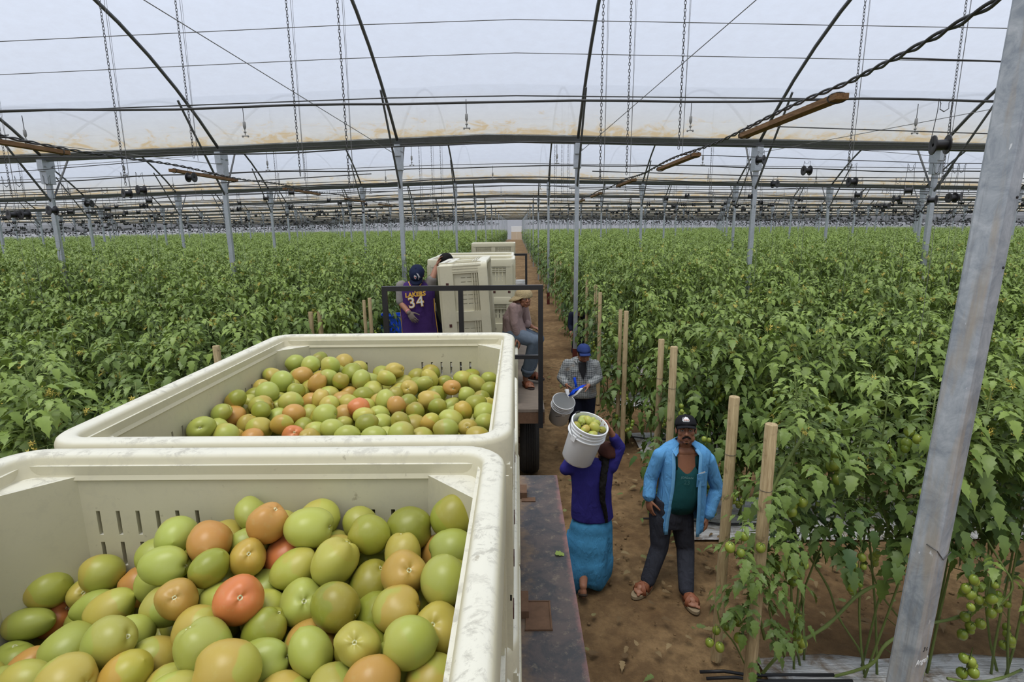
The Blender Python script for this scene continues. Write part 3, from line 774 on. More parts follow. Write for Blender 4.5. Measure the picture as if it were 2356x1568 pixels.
for q, (x, y, z0, z1, ln) in enumerate([(-8.35, 10.0, 1.6, 3.05, (0.3, 0)), (-6.2, 10.0, 1.6, 2.75, (0.1, 0.1)), (8.3, 10.0, 1.6, 3.1, (0.25, 0.1)), (7.3, 7.84, 1.6, 2.75, (-.2, 0)), (4.05, 10.02, 1.6, 2.75, (0.2, 0)), (5.6, 12.2, 1.6, 3.0, (-.1, 0)), (3.2, 12.2, 1.5, 2.9, (.2, 0)), (-4.6, 7.84, 1.5, 2.7, (-.2, 0))]):
    shoot(x, y, z0, z1, ln, q, f'tall thin tomato shoot rising above the canopy {["at far left", "left of the first left post", "beside the big post", "nearer the big post", "past the second right post", "in the sixth row right", "near the first right post", "left of the rail"][q]}')

# bare lower vines, clusters and drooping growth at the front right rows
def vine(name, pts, r0, label, fruits=(), leaves=()):
    rr = random.Random(len(label) * 7 + int(pts[0][0] * 100)); o = empty('tomato_vine', pts[0], 0, label, 'vine', 'bare vines at the foot of the front right row')
    P = [Vector(p) - Vector(pts[0]) for p in pts]; Q = []
    for i in range(len(P) - 1):
        for k in range(5):
            t = k / 5; a, b, c, d = P[max(i-1, 0)], P[i], P[i+1], P[min(i+2, len(P)-1)]
            Q.append(0.5 * ((2*b) + (c-a)*t + (2*a-5*b+4*c-d)*t*t + (3*b-a-3*c+d)*t**3))
    Q.append(P[-1]); m = MB(); m.tube(Q, [r0 * (1 + 0.25 * (i % 5 == 0)) for i in range(len(Q))], 7); m.build('stem', M['stem'], o, smooth=True)
    for f in fruits:
        c = Vector(f[:3]) - Vector(pts[0]); m = MB(); m.mat(1); m.tube([min(Q, key=lambda q: (q - c).length), c + Vector((0, 0, 0.05)), c - Vector((0, 0, 0.10))], 0.0028, 4); m.mat(0)
        for j in range(f[3]):
            rad = rr.uniform(0.024, 0.032); cc = c + Vector((rr.uniform(-0.05, 0.05), rr.uniform(-0.04, 0.04), -0.03 - 0.03 * j)); rot = Quaternion((rr.uniform(-1, 1), rr.uniform(-1, 1), 0), rr.uniform(-0.4, 0.4)).to_matrix()
            fruit_mesh_add(m, cc, rad, rot, nu=14, nv=10); m.mat(2)
            for a in range(5):
                th = a * 2 * PI / 5; e = rot @ Vector((math.cos(th) * rad * 0.95, math.sin(th) * rad * 0.95, rad * 1.1)); b_ = rot @ Vector((0, 0, rad * 1.12)); e2 = rot @ Vector((math.cos(th + .5) * rad * 0.3, math.sin(th + .5) * rad * .3, rad * 1.2)); m.add([tuple(cc + b_), tuple(cc + e), tuple(cc + e2)], [[0, 1, 2]])
            m.mat(0)
        m.build('fruit_cluster', [M['fruit'], M['stem'], M['leafdark']], o, smooth=True)
    V = []; F = []; T = []; SV = []
    for l in leaves:
        c = Vector(l[:3]) - Vector(pts[0])
        for j in range(l[3]): compound(V, F, T, SV, c + Vector((rr.uniform(-.05, .05),) * 3), rr.uniform(0, 6.28), rr.uniform(-0.2, 0.6), l[4] * rr.uniform(0.8, 1.1), l[5], True, rr)
    if V:
        me = bpy.data.meshes.new('foliage'); me.from_pydata([tuple(v) for v in V], [], F); me.materials.append(M['leaf']); at = me.attributes.new('tint', 'FLOAT', 'FACE'); at.data.foreach_set('value', T); link('foliage', me, o)
def gp(px, py, z):            # point of the place seen at a pixel, at height z
    d = ray(px, py); t = (z - EYE) / d.z; return (d.x * t, d.y * t, z)
def dp(px, py, y):            # ... at distance y ahead
    d = ray(px, py); t = y / d.y; return (d.x * t, y, EYE + d.z * t)
vine('v', [gp(1745, 1560, 0.02), dp(1800, 1500, 3.35), dp(1900, 1440, 3.35), dp(1985, 1360, 3.4), dp(2075, 1330, 3.4)], 0.011, 'thick bare vine sprawling low from the stake toward the big post', leaves=[])
vine('v', [gp(1900, 1560, 0.02), dp(2000, 1530, 3.3), dp(2040, 1480, 3.3), dp(2110, 1440, 3.35), dp(2200, 1420, 3.4), dp(2290, 1380, 3.45)], 0.010, 'bare vine curling over the mulch behind the big post', fruits=[(*dp(2235, 1410, 3.35), 6), (*dp(2318, 1440, 3.4), 5)])
vine('v', [gp(1985, 1550, 0.02), dp(1980, 1500, 3.45), dp(1930, 1420, 3.5), dp(1905, 1350, 3.5), dp(1855, 1270, 3.5)], 0.007, 'thin upright vine left of the big post over bare soil', fruits=[])
vine('v', [gp(1790, 1520, 0.02), dp(1785, 1460, 3.5), dp(1770, 1400, 3.5), dp(1780, 1330, 3.5)], 0.006, 'thin vine just right of the front stake')
vine('v', [dp(1715, 1530, 3.2), dp(1690, 1480, 3.2), dp(1660, 1440, 3.2), dp(1650, 1400, 3.2)], 0.005, 'short vine with fruit low on the left of the front stake', fruits=[(*dp(1645, 1450, 3.2), 3), (*dp(1690, 1420, 3.2), 4)])
vine('v', [gp(2350, 1540, 0.05), dp(2300, 1560, 3.0), dp(2240, 1568, 3.0), dp(2180, 1560, 3.0)], 0.008, 'vine with a fruit cluster at the lower right of the big post', fruits=[(*dp(2235, 1505, 3.0), 5)])
vine('v', [gp(2060, 1560, 0.02), dp(2080, 1450, 3.45), dp(2030, 1370, 3.5), dp(2000, 1300, 3.5)], 0.006, 'upright vine with small clusters hidden partly by the big post', fruits=[(*dp(1978, 1310, 3.5), 5), (*dp(2090, 1370, 3.4), 5)])
vine('v', [dp(1760, 1470, 3.1), dp(1740, 1380, 3.15), dp(1735, 1270, 3.2), dp(1770, 1150, 3.2), dp(1800, 1080, 3.25), dp(1850, 1000, 3.3)], 0.010, 'leafy vine tied up along the front stake', fruits=[(*dp(1708, 1215, 3.05), 1), (*dp(1692, 1243, 3.04), 2), (*dp(1735, 1250, 3.05), 1), (*dp(1815, 1290, 3.2), 3), (*dp(1830, 1140, 3.2), 4), (*dp(1930, 1035, 3.3), 6), (*dp(2095, 985, 3.35), 4)],
     leaves=[(*dp(1745, 1290, 3.10), 9, 0.23, 0.20), (*dp(1722, 1335, 3.15), 9, 0.23, 0.15), (*dp(1760, 1370, 3.20), 9, 0.23, 0.10), (*dp(1735, 1415, 3.12), 8, 0.22, 0.05), (*dp(1722, 1240, 3.17), 6, 0.20, 0.30), (*dp(1750, 1190, 3.10), 6, 0.21, 0.40), (*dp(1800, 1200, 3.25), 7, 0.23, 0.25), (*dp(1712, 1385, 3.20), 6, 0.21, 0.10), (*dp(1735, 1130, 3.12), 5, 0.19, 0.40), (*dp(1780, 1260, 3.17), 8, 0.23, 0.15), (*dp(1800, 1110, 3.20), 7, 0.24, 0.25), (*dp(1850, 1050, 3.25), 7, 0.24, 0.35), (*dp(1870, 1130, 3.30), 7, 0.26, 0.20), (*dp(1860, 990, 3.22), 6, 0.24, 0.40), (*dp(1770, 1420, 3.17), 6, 0.22, 0.05), (*dp(1700, 1300, 3.10), 5, 0.19, 0.25), (*dp(1790, 1330, 3.15), 6, 0.23, 0.10), (*dp(1745, 1460, 3.20), 4, 0.20, 0.05)])
vine('v', [dp(2290, 1400, 3.1), dp(2330, 1350, 3.1), dp(2300, 1290, 3.15), dp(2270, 1240, 3.2)], 0.006, 'young side shoot at the right edge beyond the big post', leaves=[(*dp(2300, 1330, 3.1), 6, .22, .55), (*dp(2340, 1370, 3.1), 5, .22, .5), (*dp(2280, 1280, 3.1), 4, .22, .5)])

# mulch sheets
for r_ in range(0, 9):
    for s, nm in ((1, 'right'), (-1, 'left')):
        m = MB(); x0 = 1.72 if s > 0 else -2.8; nxx = 40; L = 7
        for i in range(nxx + 1):
            x = x0 + s * L * i / nxx
            for j, (dy, dz_) in enumerate(((-0.44, 0.006), (-0.30, 0.040), (0, 0.06), (0.30, 0.040), (0.44, 0.006)) if r_ else ((-0.44, 0.006), (-0.36, 0.040), (-.12, 0.065), (0.08, 0.045), (0.16, 0.006))):
                m.v.append((x, rowy(r_) + dy + 0.06 * noise.noise(Vector((x * 2, r_ * 3, j))), dz_ + 0.02 * noise.noise(Vector((x * 4, j, r_)))))
        for i in range(nxx):
            for j in range(4): a = i * 5 + j; m.f.append([a, a + 5, a + 6, a + 1]); m.mi.append(0)
        o = m.build('mulch_sheet', M['mulch'], smooth=True); md = o.modifiers.new('t', 'SOLIDIFY'); md.thickness = 0.002
        tag(o, f'wrinkled white plastic mulch sheet under the {ORD[r_]} row on the {nm}', 'mulch sheet', 'white mulch sheets')
# fallen leaves and clods on the ground
m = MB(); rr = random.Random(5); V = []; F = []; T = []
for i in range(330):
    if i % 3 == 0: x, y = rr.uniform(1.6, 3.6), rr.uniform(3.75, 5.3)
    else: x, y = rr.uniform(0.5, 1.75) , rr.uniform(3.2, 13)
    a = rr.uniform(0, 6.28); m4 = Matrix.Translation((x, y, 0.05)) @ Matrix.Rotation(a, 4, 'Z') @ Matrix.Rotation(rr.uniform(-.4, .4), 4, 'X'); s_ = rr.uniform(0.05, 0.10)
    leaflet(V, F, T, m4, s_, s_ * 0.6, rr.random(), True)
me = bpy.data.meshes.new('leaf_litter'); me.from_pydata([tuple(v) for v in V], [], F)
dry = NT('dry_leaf', 0.9); at_ = dry.node('ShaderNodeAttribute'); at_.attribute_name = 'tint'; dry.color(dry.ramp(at_.outputs['Fac'], (0.0, (0.12, 0.075, 0.035)), (0.6, (0.25, 0.18, 0.09)), (0.9, (0.12, 0.16, 0.05)))); me.materials.append(dry.m)
at = me.attributes.new('tint', 'FLOAT', 'FACE'); at.data.foreach_set('value', T); tag(link('leaf_litter', me), 'dry brown leaves strewn on the soil beside the front right rows', 'leaf litter', kind='stuff')
m = MB()
for i in range(420):
    x, y = (rr.uniform(0.45, 1.7), rr.uniform(3, 12)) if i % 4 else (rr.uniform(1.6, 4), rr.uniform(3.8, 5.2))
    s_ = rr.uniform(0.004, 0.013) * (1.5 if rr.random() < .06 else 1); m.ell((x, y, 0.01), (s_ * rr.uniform(.8, 1.6), s_ * rr.uniform(.8, 1.6), s_ * .6), None, 6, 4)
tag(m.build('soil_clods', M['soil'], smooth=True), 'small clods of brown soil loose on the aisle floor', 'soil clods', kind='stuff')
# black drip hoses poking from the first row
for q, (a, b, lab) in enumerate([((1610, 1545), (1720, 1552), 'black drip pipe end lying on soil by the front stake'), ((1625, 1560), (1760, 1566), 'second black drip pipe end beside the front stake'), ((1480, 1192), (1660, 1205), 'black drip pipe end poking out behind the man in blue'), ((1420, 1005), (1500, 1010), 'black drip pipe end at the third right row')]):
    m = MB(); A, B_ = Vector(gp(*a, 0.06)), Vector(gp(*b, 0.07)); m.tube([A, A.lerp(B_, .5) + Vector((0, 0, .02)), B_, B_ + Vector((.6, 0, 0))], 0.011, 8); tag(m.build('drip_pipe', M['spool'], smooth=True), lab, 'pipe')
# row-end stakes
def stake(x, y, h, r, lean, label, sq=False):
    m = MB(); n = 14; m.tube([(0, 0, 0), (lean[0] * .5, lean[1] * .5, h * .5), (lean[0], lean[1], h - .004), (lean[0], lean[1], h)], [r * 1.05, r, r * .97, r * .9], n)
    o = empty('wooden_stake', (x, y, 0), 0, label, 'stake', 'stakes at the row ends'); m.build('pole', M['stake'], o, smooth=True, angle=40)
    if h > 1.8 and y < 6: m2 = MB(); m2.tube([(lean[0]*.8 + (r + .002) * math.cos(t), lean[1]*.8 + (r + .002) * math.sin(t), h * .8) for t in [i * .7 for i in range(10)]], 0.0015, 4); m2.build('tie_wire', M['wire'], o)
def stake_px(top, base_x_at, h, r, label):
    d = ray(*top); t = (h - EYE) / d.z; x, y = d.x * t, d.y * t; stake(x, y, h, r, (0, 0), label)
stake_px((1690, 912), 0, 2.03, 0.036, 'tall split wooden stake beside the man in blue, right of him')
stake_px((1775, 975), 0, 2.03, 0.036, 'tall round wooden stake closest to the camera with growth around it')
stake_px((1522, 780), 0, 2.03, 0.032, 'wooden stake left of a pair behind the man in blue')
stake_px((1551, 797), 0, 2.03, 0.036, 'wooden stake with a wire tie, right of a pair behind the man in blue')
stake_px((1441, 715), 0, 2.03, 0.034, 'tall wooden stake at the third right row with a fruit cluster beside it')
stake_px((1428, 712), 0, 2.03, 0.028, 'thin stake just left of the tall one at the third right row')
for q, (tx, ty) in enumerate([(1381, 672), (1351, 643), (1371, 655), (1316, 612), (1303, 600), (1290, 594), (1283, 590), (1277, 588), (1262, 580), (1256, 575), (1249, 571), (1243, 568)]):
    stake_px((tx, ty), 0, 2.03, 0.034, f'weathered stake along the right edge of the aisle, {ORD[q]} beyond the third row')
stake_px((850, 685), 0, 2.03, 0.032, 'left-side stake beside the blue crates'); stake_px((837, 690), 0, 2.0, 0.028, 'thinner stake left of the one beside the blue crates')
stake_px((735, 716), 0, 2.03, 0.036, 'stake right of a leaning pair above the far rim of the second bin'); stake_px((714, 717), 0, 2.03, 0.032, 'stake left of a leaning pair above the far rim of the second bin'); stake_px((497, 795), 0, 2.03, 0.036, 'short stake end just above the left rim of the second bin')

# ================================================================== STRING SPOOLS ON THE TRELLIS WIRES
def spool_parts(seed):
    r = random.Random(seed); m = MB(); w = 0.036; rr = 0.064
    for s in (-1, 1):
        rot = Matrix.Rotation(PI/2, 3, 'Y'); k = len(m.v)
        m.lathe([(0.012, 0), (rr * 0.6, 0.006), (rr, 0.003), (rr, -0.003), (rr * 0.6, -0.002), (0.012, -0.006)], 16)
        m.xf(Matrix.Translation((s * w, 0, 0)) @ Matrix.Rotation(PI/2 * s, 4, 'Y') @ Matrix.Identity(4), k)
    m.cyl((-w, 0, 0), (w, 0, 0), 0.034, 12); sp = m.mesh('spool_body', M['spool'], True, 35)
    h = 0.20; m = MB()
    for s in (-1, 1): m.tube([(s * 0.042, 0, 0), (s * 0.048, 0.006, 0.02), (s * 0.034, 0.004, h * 0.75), (s * 0.036, 0, h), (s * 0.020, 0.012, h - 0.02), (s * 0.022, 0.01, h * 0.78), (0, 0.01, h * 0.72)], 0.0022, 4)
    hk = m.mesh('wire_hook', M['wire'])
    m = MB(); m.cyl((0.03, 0, -0.02), (0.03, 0, -1.7), 0.0015, 3); st = m.mesh('string', M['thinwire'])
    return sp, hk, st
SPL, HK, ST = spool_parts(1)
cand = []
for r_ in range(1, NROW):
    y = rowy(r_)
    for s in (1, -1):
        x = (2.5 if s > 0 else -5.0)
        if r_ > 3: x = 1.9 if s > 0 else -3.0
        dens = 1.15 if r_ < 4 else (0.6 if r_ < 10 else 0.7)
        while abs(x) < min(8 + y * 1.05, 58):
            x += s * dens * rnd.expovariate(1.0) if rnd.random() < 0.8 else s * 0.09
            if y > 70 and rnd.random() < 0.5: continue
            drop = 0.21 * rnd.choice((1, 1, 1, 1.25, 1.6, 2.0)); z = WZ - 0.018 * abs(x) - drop
            px, py, dz = proj(x, y, z)
            if -30 < px < 2380 and py < 560: cand.append((dz, x, y, z, drop / 0.2, r_, s))
# the clearly seen nearer ones
hand = [(2163, 333, 4.05), (1750, 368, 7.84), (1856, 392, 7.84), (1960, 418, 7.84), (2090, 438, 7.84), (2190, 455, 7.84), (2203, 452, 7.84), (2145, 460, 7.84), (1783, 423, 10), (1975, 448, 10.02), (2040, 474, 12.2), (2062, 458, 10.02), (440, 408, 7.84), (292, 445, 7.84), (325, 437, 7.84), (205, 468, 10.02), (343, 462, 10.02), (163, 487, 10.02), (247, 480, 10.02), (57, 493, 7.84), (28, 494, 7.84), (120, 484, 7.84), (670, 443, 10.02), (612, 456, 12.2)]
hd = []
for px, py, y in hand:
    p = dp(px, py, y); hd.append((y, p[0], y, p[2], max(0.6, (WZ - 0.018 * abs(p[0]) - p[2]) / 0.2), int(round((y - ROW0) / ROWP)), 1 if p[0] > 0 else -1))
cand = [c for c in cand if c[5] > 4 or not any(abs(c[1] - h[1]) < 0.5 and h[5] == c[5] for h in hd)]
cand = [c for c in cand if c[5] > 3]
cand = hd + sorted(cand); sfar = []; src = None
order = {}; cnt = {}
for c in sorted(cand[:295], key=lambda c: abs(c[1])): k_ = (c[5], c[6]); cnt[k_] = cnt.get(k_, 0) + 1; order[id(c)] = cnt[k_]
for q, c_ in enumerate(cand):
    dz, x, y, z, sc, r_, s = c_
    rz = -math.atan2(x, y) * 0.9 + rnd.uniform(-0.55, 0.55)
    if q < 295:
        nm = 'right' if s > 0 else 'left'
        n_ = order[id(c_)]; lab = f'black string spool above the {ORD[r_]} row {nm}, {ORD[n_-1]} from the aisle'
        if q == 0: lab = 'large black string spool in front of the third right post, nearest the camera'
        o = empty('string_spool', (x, y, z), rz, lab, 'spool', f'string spools above the {ORD[r_]} row {nm}')
        b = link('spool_body', SPL, o); h = link('wire_hook', HK, o); h.scale = (1, 1, min(sc * (1 if q < len(hd) else 1.25), 3.2))
        if r_ < 6: link('string', ST, o)
        o.scale = ((1.15, 1.15, 1.0) if q < len(hd) else (.8, .8, .8)); src = b
    else: sfar.append((x, y, z, 0, 0, rz, 0.85, 0))
src.name = 'spool_body.900'
tag(gn_scatter('string_spools', sfar, [src]), 'countless small black string spools hanging over the far rows', 'spools', kind='stuff')
print('spools', len(cand))
# ================================================================== HARVEST BINS AND TRAILERS
BW, BL, BH, BP = 1.0, 1.22, 0.56, 0.52       # width, length, height, stacking pitch
DZ = 1.13                                    # deck height
def rrect(hx, hy, r, n=6):
    r = max(r, 0.004); pts = []
    for cx, cy_, a0 in ((hx - r, hy - r, 0), (-hx + r, hy - r, PI/2), (-hx + r, -hy + r, PI), (hx - r, -hy + r, 3*PI/2)):
        for i in range(n + 1):
            a = a0 + PI/2 * i / n; pts.append((cx + r * math.cos(a), cy_ + r * math.sin(a)))
    return pts
def sweep_rr(m, prof, hx, hy, r, n=6):
    """closed profile (inset, z) swept round a rounded rectangle"""
    rings = [[(x, y, z) for x, y in rrect(hx - d, hy - d, r - d if r - d > 0.01 else 0.01, n)] for d, z in prof]
    rings.append(rings[0]); N = len(rings[0]); o = len(m.v)
    for rg in rings[:-1]: m.v.extend(rg)
    k = len(rings) - 1
    for i in range(k):
        i2 = (i + 1) % k
        for j in range(N):
            j2 = (j + 1) % N; m.f.append([o + i*N + j, o + i2*N + j, o + i2*N + j2, o + i*N + j2]); m.mi.append(m.cur)
def panel(m, L, z0, z1, t, holes, place):
    """upright panel with rectangular holes; place(u, z, w) -> xyz, w 0..t through the thickness"""
    us = sorted({-L/2, L/2} | {h[0] for h in holes} | {h[1] for h in holes}); zs = sorted({z0, z1} | {h[2] for h in holes} | {h[3] for h in holes})
    def hole(i, j):
        if i < 0 or j < 0 or i >= len(us) - 1 or j >= len(zs) - 1: return None
        cu, cz = (us[i] + us[i+1]) / 2, (zs[j] + zs[j+1]) / 2
        return any(h[0] < cu < h[1] and h[2] < cz < h[3] for h in holes)
    o = len(m.v); nz = len(zs)
    for w in (0, t):
        for u in us:
            for z in zs: m.v.append(place(u, z, w))
    N = len(us) * nz; ix = lambda i, j, w: o + w * N + i * nz + j
    for i in range(len(us) - 1):
        for j in range(nz - 1):
            if hole(i, j): continue
            m.f.append([ix(i, j, 0), ix(i+1, j, 0), ix(i+1, j+1, 0), ix(i, j+1, 0)]); m.f.append([ix(i, j, 1), ix(i, j+1, 1), ix(i+1, j+1, 1), ix(i+1, j, 1)]); m.mi += [m.cur] * 2
            for di, dj, a, b in ((-1, 0, (i, j), (i, j+1)), (1, 0, (i+1, j), (i+1, j+1)), (0, -1, (i, j), (i+1, j)), (0, 1, (i, j+1), (i+1, j+1))):
                if hole(i + di, j + dj) is not False:
                    m.f.append([ix(*a, 0), ix(*b, 0), ix(*b, 1), ix(*a, 1)]); m.mi.append(m.cur)
def bin_meshes(W, L, H, seed=0):
    hx, hy = W / 2, L / 2; IN = 0.028; T = 0.026; CO = 0.075
    wall_ = MB()
    for (Lw, half, ax) in ((W, hy, 'y'), (L, hx, 'x')):
        ww = 0.30 * Lw * 0.82; cen = 0.235 * Lw; holes = []
        for s in (-1, 1):
            for c in range(7):
                u = s * cen + (c - 3) * ww / 6.2
                for r_ in range(3):
                    zt = H - 0.115 - r_ * 0.068; holes.append((u - 0.004, u + 0.004, zt - 0.052, zt))
        for s in (-1, 1):
            if ax == 'y': pl = lambda u, z, w, s=s: (u, s * (half - IN - w), z)
            else: pl = lambda u, z, w, s=s: (s * (half - IN - w), u, z)
            panel(wall_, Lw - 2 * IN, 0.05, H - 0.02, T, holes, pl)
            def bx(u0, u1, z0, z1, w0, w1):
                a = pl(u0, z0, w0); b = pl(u1, z1, w1); wall_.bb(min(a[0], b[0]), max(a[0], b[0]), min(a[1], b[1]), max(a[1], b[1]), z0, z1)
            # proud frame outside: centre column, skirt, louvres
            for a, b in ((-0.055, 0.055),): bx(a, b, 0.16, H - 0.07, -0.022, 0.001)
            for s2 in (-1, 1):
                e = Lw / 2 - IN; c0 = cen + ww / 2 + 0.045
                bx(s2 * c0, s2 * (e - 0.01), 0.16, H - 0.07, -0.022, 0.001)
                for q in range(4):
                    z = H - 0.095 - q * 0.026; bx(s2 * 0.058, s2 * (c0 - 0.003), z - 0.004, z + 0.004, -0.020, 0.002)
                for q in range(3): bx(s2 * (c0 + 0.02 + q * 0.03), s2 * (c0 + 0.028 + q * 0.03), 0.17, H - 0.08, -0.0255, -0.021)
            bx(-Lw/2 + IN + .01, Lw/2 - IN - .01, 0.03, 0.175, -0.024, 0.001)
    wall_.bb(-hx + IN + .02, hx - IN - .02, -hy + IN + .02, hy - IN - .02, 0.05, 0.075)
    # rounded corner columns
    for sx in (-1, 1):
        for sy in (-1, 1):
            pts = []
            c = Vector((sx * (hx - CO), sy * (hy - CO), 0)); rng = [i / 6 * PI / 2 for i in range(7)]
            outer = [(c.x + sx * (CO - 0.006) * math.cos(a), c.y + sy * (CO - 0.006) * math.sin(a)) for a in rng]; inner = [(c.x + sx * (CO - 0.05) * math.cos(a), c.y + sy * (CO - 0.05) * math.sin(a)) for a in rng][::-1]
            wall_.rings([[(x, y, z) for x, y in outer + inner] for z in (0.03, H - 0.05)])
            # gusset shelf in the inner corner
            gx, gy_ = sx * (hx - 0.052), sy * (hy - 0.052); g = 0.105
            wall_.rings([[(gx, gy_, z), (gx - sx * g, gy_, z), (gx, gy_ - sy * g, z)] for z in (H - 0.30, H - 0.042)])
    rim = MB()
    sweep_rr(rim, [(0.0, H - 0.105), (0.0, H - 0.014), (0.004, H - 0.005), (0.012, H), (0.034, H), (0.041, H - 0.003), (0.046, H - 0.010), (0.050, H - 0.030), (0.058, H - 0.048), (0.050, H - 0.052), (0.026, H - 0.06), (0.026, H - 0.105)], hx, hy, CO + 0.01)
    feet = MB()
    for u in (-hx + 0.10, 0, hx - 0.10): feet.bb(u - 0.06, u + 0.06, -hy + 0.04, hy - 0.04, 0.0, 0.045)
    st = MB()
    for s in (-1, 1):
        for u in (-0.43, -0.26, -0.08, 0.30):
            st.bb(u * W - 0.018, u * W + 0.018, s * (hy - 0.0015), s * (hy - 0.006), 0.09, 0.12); st.bb(s * (hx - 0.0015), s * (hx - 0.006), u * L - 0.018, u * L + 0.018, 0.09, 0.12)
    return [('walls', wall_.mesh('walls', M['plastic'])), ('rim', rim.mesh('rim', M['plastic'], True, 50)), ('feet', feet.mesh('feet', M['plastic'])), ('stamp', st.mesh('stamp', M['logo']))]
BM = bin_meshes(BW, BL, BH)
def harvest_bin(x, y, z, rz, label, group=None):
    o = empty('harvest_bin', (x, y, z), rz, label, 'bin', group)
    for n, me in BM: link(n, me, o)
    return o
XB = -0.525
G1 = 'harvest bins on the near trailer'
b1 = harvest_bin(XB, 0.463, DZ + 2 * BP, 0, 'cream plastic harvest bin full of green tomatoes, nearest to the camera', G1)
b2 = harvest_bin(XB + .012, 1.70, DZ + 2 * BP, 0, 'cream plastic harvest bin full of tomatoes, behind the nearest one', G1)
for q, (yy, n) in enumerate(((0.463, 2), (1.70, 2), (2.94, 2))):
    for k in range(n):
        harvest_bin(XB + (0.028 if k == 0 else 0.022), yy, DZ + k * BP, 0, f'cream harvest bin {["lowest", "second from the deck"][k]} in the {["nearest", "middle", "rear"][q]} stack on the near trailer', G1)
G2 = 'harvest bins on the second trailer'
for k in range(3):
    harvest_bin(-0.64, 8.27, DZ + k * BP, PI/2, f'cream empty harvest bin behind the tipped one, {["lowest", "middle", "top"][k]} of its stack', G2)
    harvest_bin(-0.66, 9.35, DZ + k * BP, PI/2, f'cream harvest bin in the back stack of the second trailer, {["lowest", "middle", "top"][k]} of its stack', G2)
seatbin = harvest_bin(-0.5, 6.86, DZ, 0, 'cream harvest bin on the deck that the man in the sun hat sits on', G2)
for k in range(3):
    harvest_bin(-0.66, 16.2, DZ + k * BP, PI/2, f'cream bin on the farthest trailer with louvred side, {["lowest", "middle", "top"][k]} of its stack', 'harvest bins on the farthest trailer')
tb = empty('harvest_bin', (-0.865, 6.72, DZ + BH + 0.475), 0, 'cream harvest bin tipped on its side, steadied by the man in purple', 'bin', G2)
for n, me in BM:
    o = link(n, me, tb); 
tb.rotation_mode = 'QUATERNION'
tb.rotation_quaternion = (Matrix.Rotation(R(-3), 3, 'Y') @ Matrix(((0, 0, 1), (1, 0, 0), (0, 1, 0)))).to_quaternion()

def wheel(name_parent, x, y, r, w):
    m = MB(); pr = [(r * 0.62, -w/2), (r * 0.9, -w/2), (r * 0.97, -w/2 + 0.02), (r, -w/2 + 0.05)]
    for i in range(5):
        u = -w/2 + 0.06 + i * (w - 0.12) / 4.5; pr += [(r, u), (r, u + 0.018), (r - 0.008, u + 0.020), (r - 0.008, u + 0.025)]
    pr += [(r, w/2 - 0.05), (r * 0.97, w/2 - 0.02), (r * 0.9, w/2), (r * 0.62, w/2)]
    m.lathe(pr, 40); t = m.xf(Matrix.Rotation(PI/2, 4, 'Y')); w_ = m.build('tyre', M['tyre'], name_parent, smooth=True, angle=40, loc=(x, y, r))
    m = MB(); m.lathe([(r * 0.62, -w/2 + 0.03), (r * 0.55, -w/2 + 0.05), (r * 0.2, -w/2 + 0.06), (r * 0.2, w/2 - 0.06), (r * 0.55, w/2 - 0.05), (r * 0.62, w/2 - 0.03)], 24); m.xf(Matrix.Rotation(PI/2, 4, 'Y')); m.build('wheel_rim', M['steelrim'], w_, smooth=True)
def trailer(x0, x1, y0, y1, label, decker, wy):
    o = empty('trailer', (0, (y0 + y1) / 2, 0), 0, label, 'trailer'); yc = (y0 + y1) / 2
    MB().bb(x0, x1, y0 - yc, y1 - yc, DZ - 0.035, DZ).build('deck', decker, o)
    m = MB()
    for x in (x0 + 0.03, x1 - 0.03): m.bb(x - 0.03, x + 0.03, y0 - yc + .001, y1 - yc - .001, DZ - 0.16, DZ - 0.036)
    for y in (y0 - yc + 0.03, y1 - yc - 0.03): m.bb(x0 + .002, x1 - .002, y - 0.028, y + 0.028, DZ - 0.17, DZ - 0.037)
    for x in (x0 + 0.45, x1 - 0.45): m.bb(x - 0.05, x + 0.05, y0 - yc, y1 - yc, DZ - 0.26, DZ - 0.162)
    m.build('chassis', M['rust'], o)
    m = MB()
    for y in wy: m.cyl((x0 + 0.2, y - yc, 0.42), (x1 - 0.2, y - yc, 0.42), 0.04, 10); m.bb(x0 + .4, x0 + .5, y - yc - .05, y - yc + .05, .42, DZ - .2); m.bb(x1 - .5, x1 - .4, y - yc - .05, y - yc + .05, .42, DZ - .2)
    m.build('axle', M['rust'], o)
    for y in wy:
        for x in (x0 + 0.17, x1 - 0.16): wheel(o, x, y - yc, 0.42, 0.24)
    return o
TX0, TX1 = -1.46, 0.315
t1 = trailer(TX0, TX1, -2.2, 4.36, 'near farm trailer with a scuffed dark deck carrying the full bins', M['deck'], (-1.2, 0.2, 3.2))
t1['label'] = 'near farm trailer with a scuffed dark deck carrying the full bins'
def dk(px, py): p = gp(px, py, DZ); return p[0], p[1] - 1.08
m = MB(); a = dk(1206, 1150); m.bb(a[0] - .02, a[0] + .085, a[1] - .03, a[1] + .03, DZ, DZ + .008); m.bb(a[0] - .03, a[0] + .022, a[1] + .02, a[1] + .16, DZ, DZ + .05); m.build('bracket', M['rust'], t1); m = MB()
a = dk(1208, 1420); m.bb(a[0] - .045, a[0] + .02, a[1] - .01, a[1] + .16, DZ, DZ + .045); m.build('bracket', M['rust'], t1)
m = MB(); a = dk(1232, 1450); b_ = dk(1264, 1385); m.bb(a[0] - .05, b_[0], a[1], b_[1], DZ - .001, DZ + .006); m.bb(a[0] - .055, b_[0] + .005, a[1] - .004, a[1] + .002, DZ, DZ + .010); m.bb(b_[0] - .004, b_[0] + .004, a[1], b_[1], DZ, DZ + .010); m.bb(a[0] - .055, b_[0] + .005, b_[1] - .002, b_[1] + .004, DZ, DZ + .010); m.build('hatch_plate', M['rust'], t1)
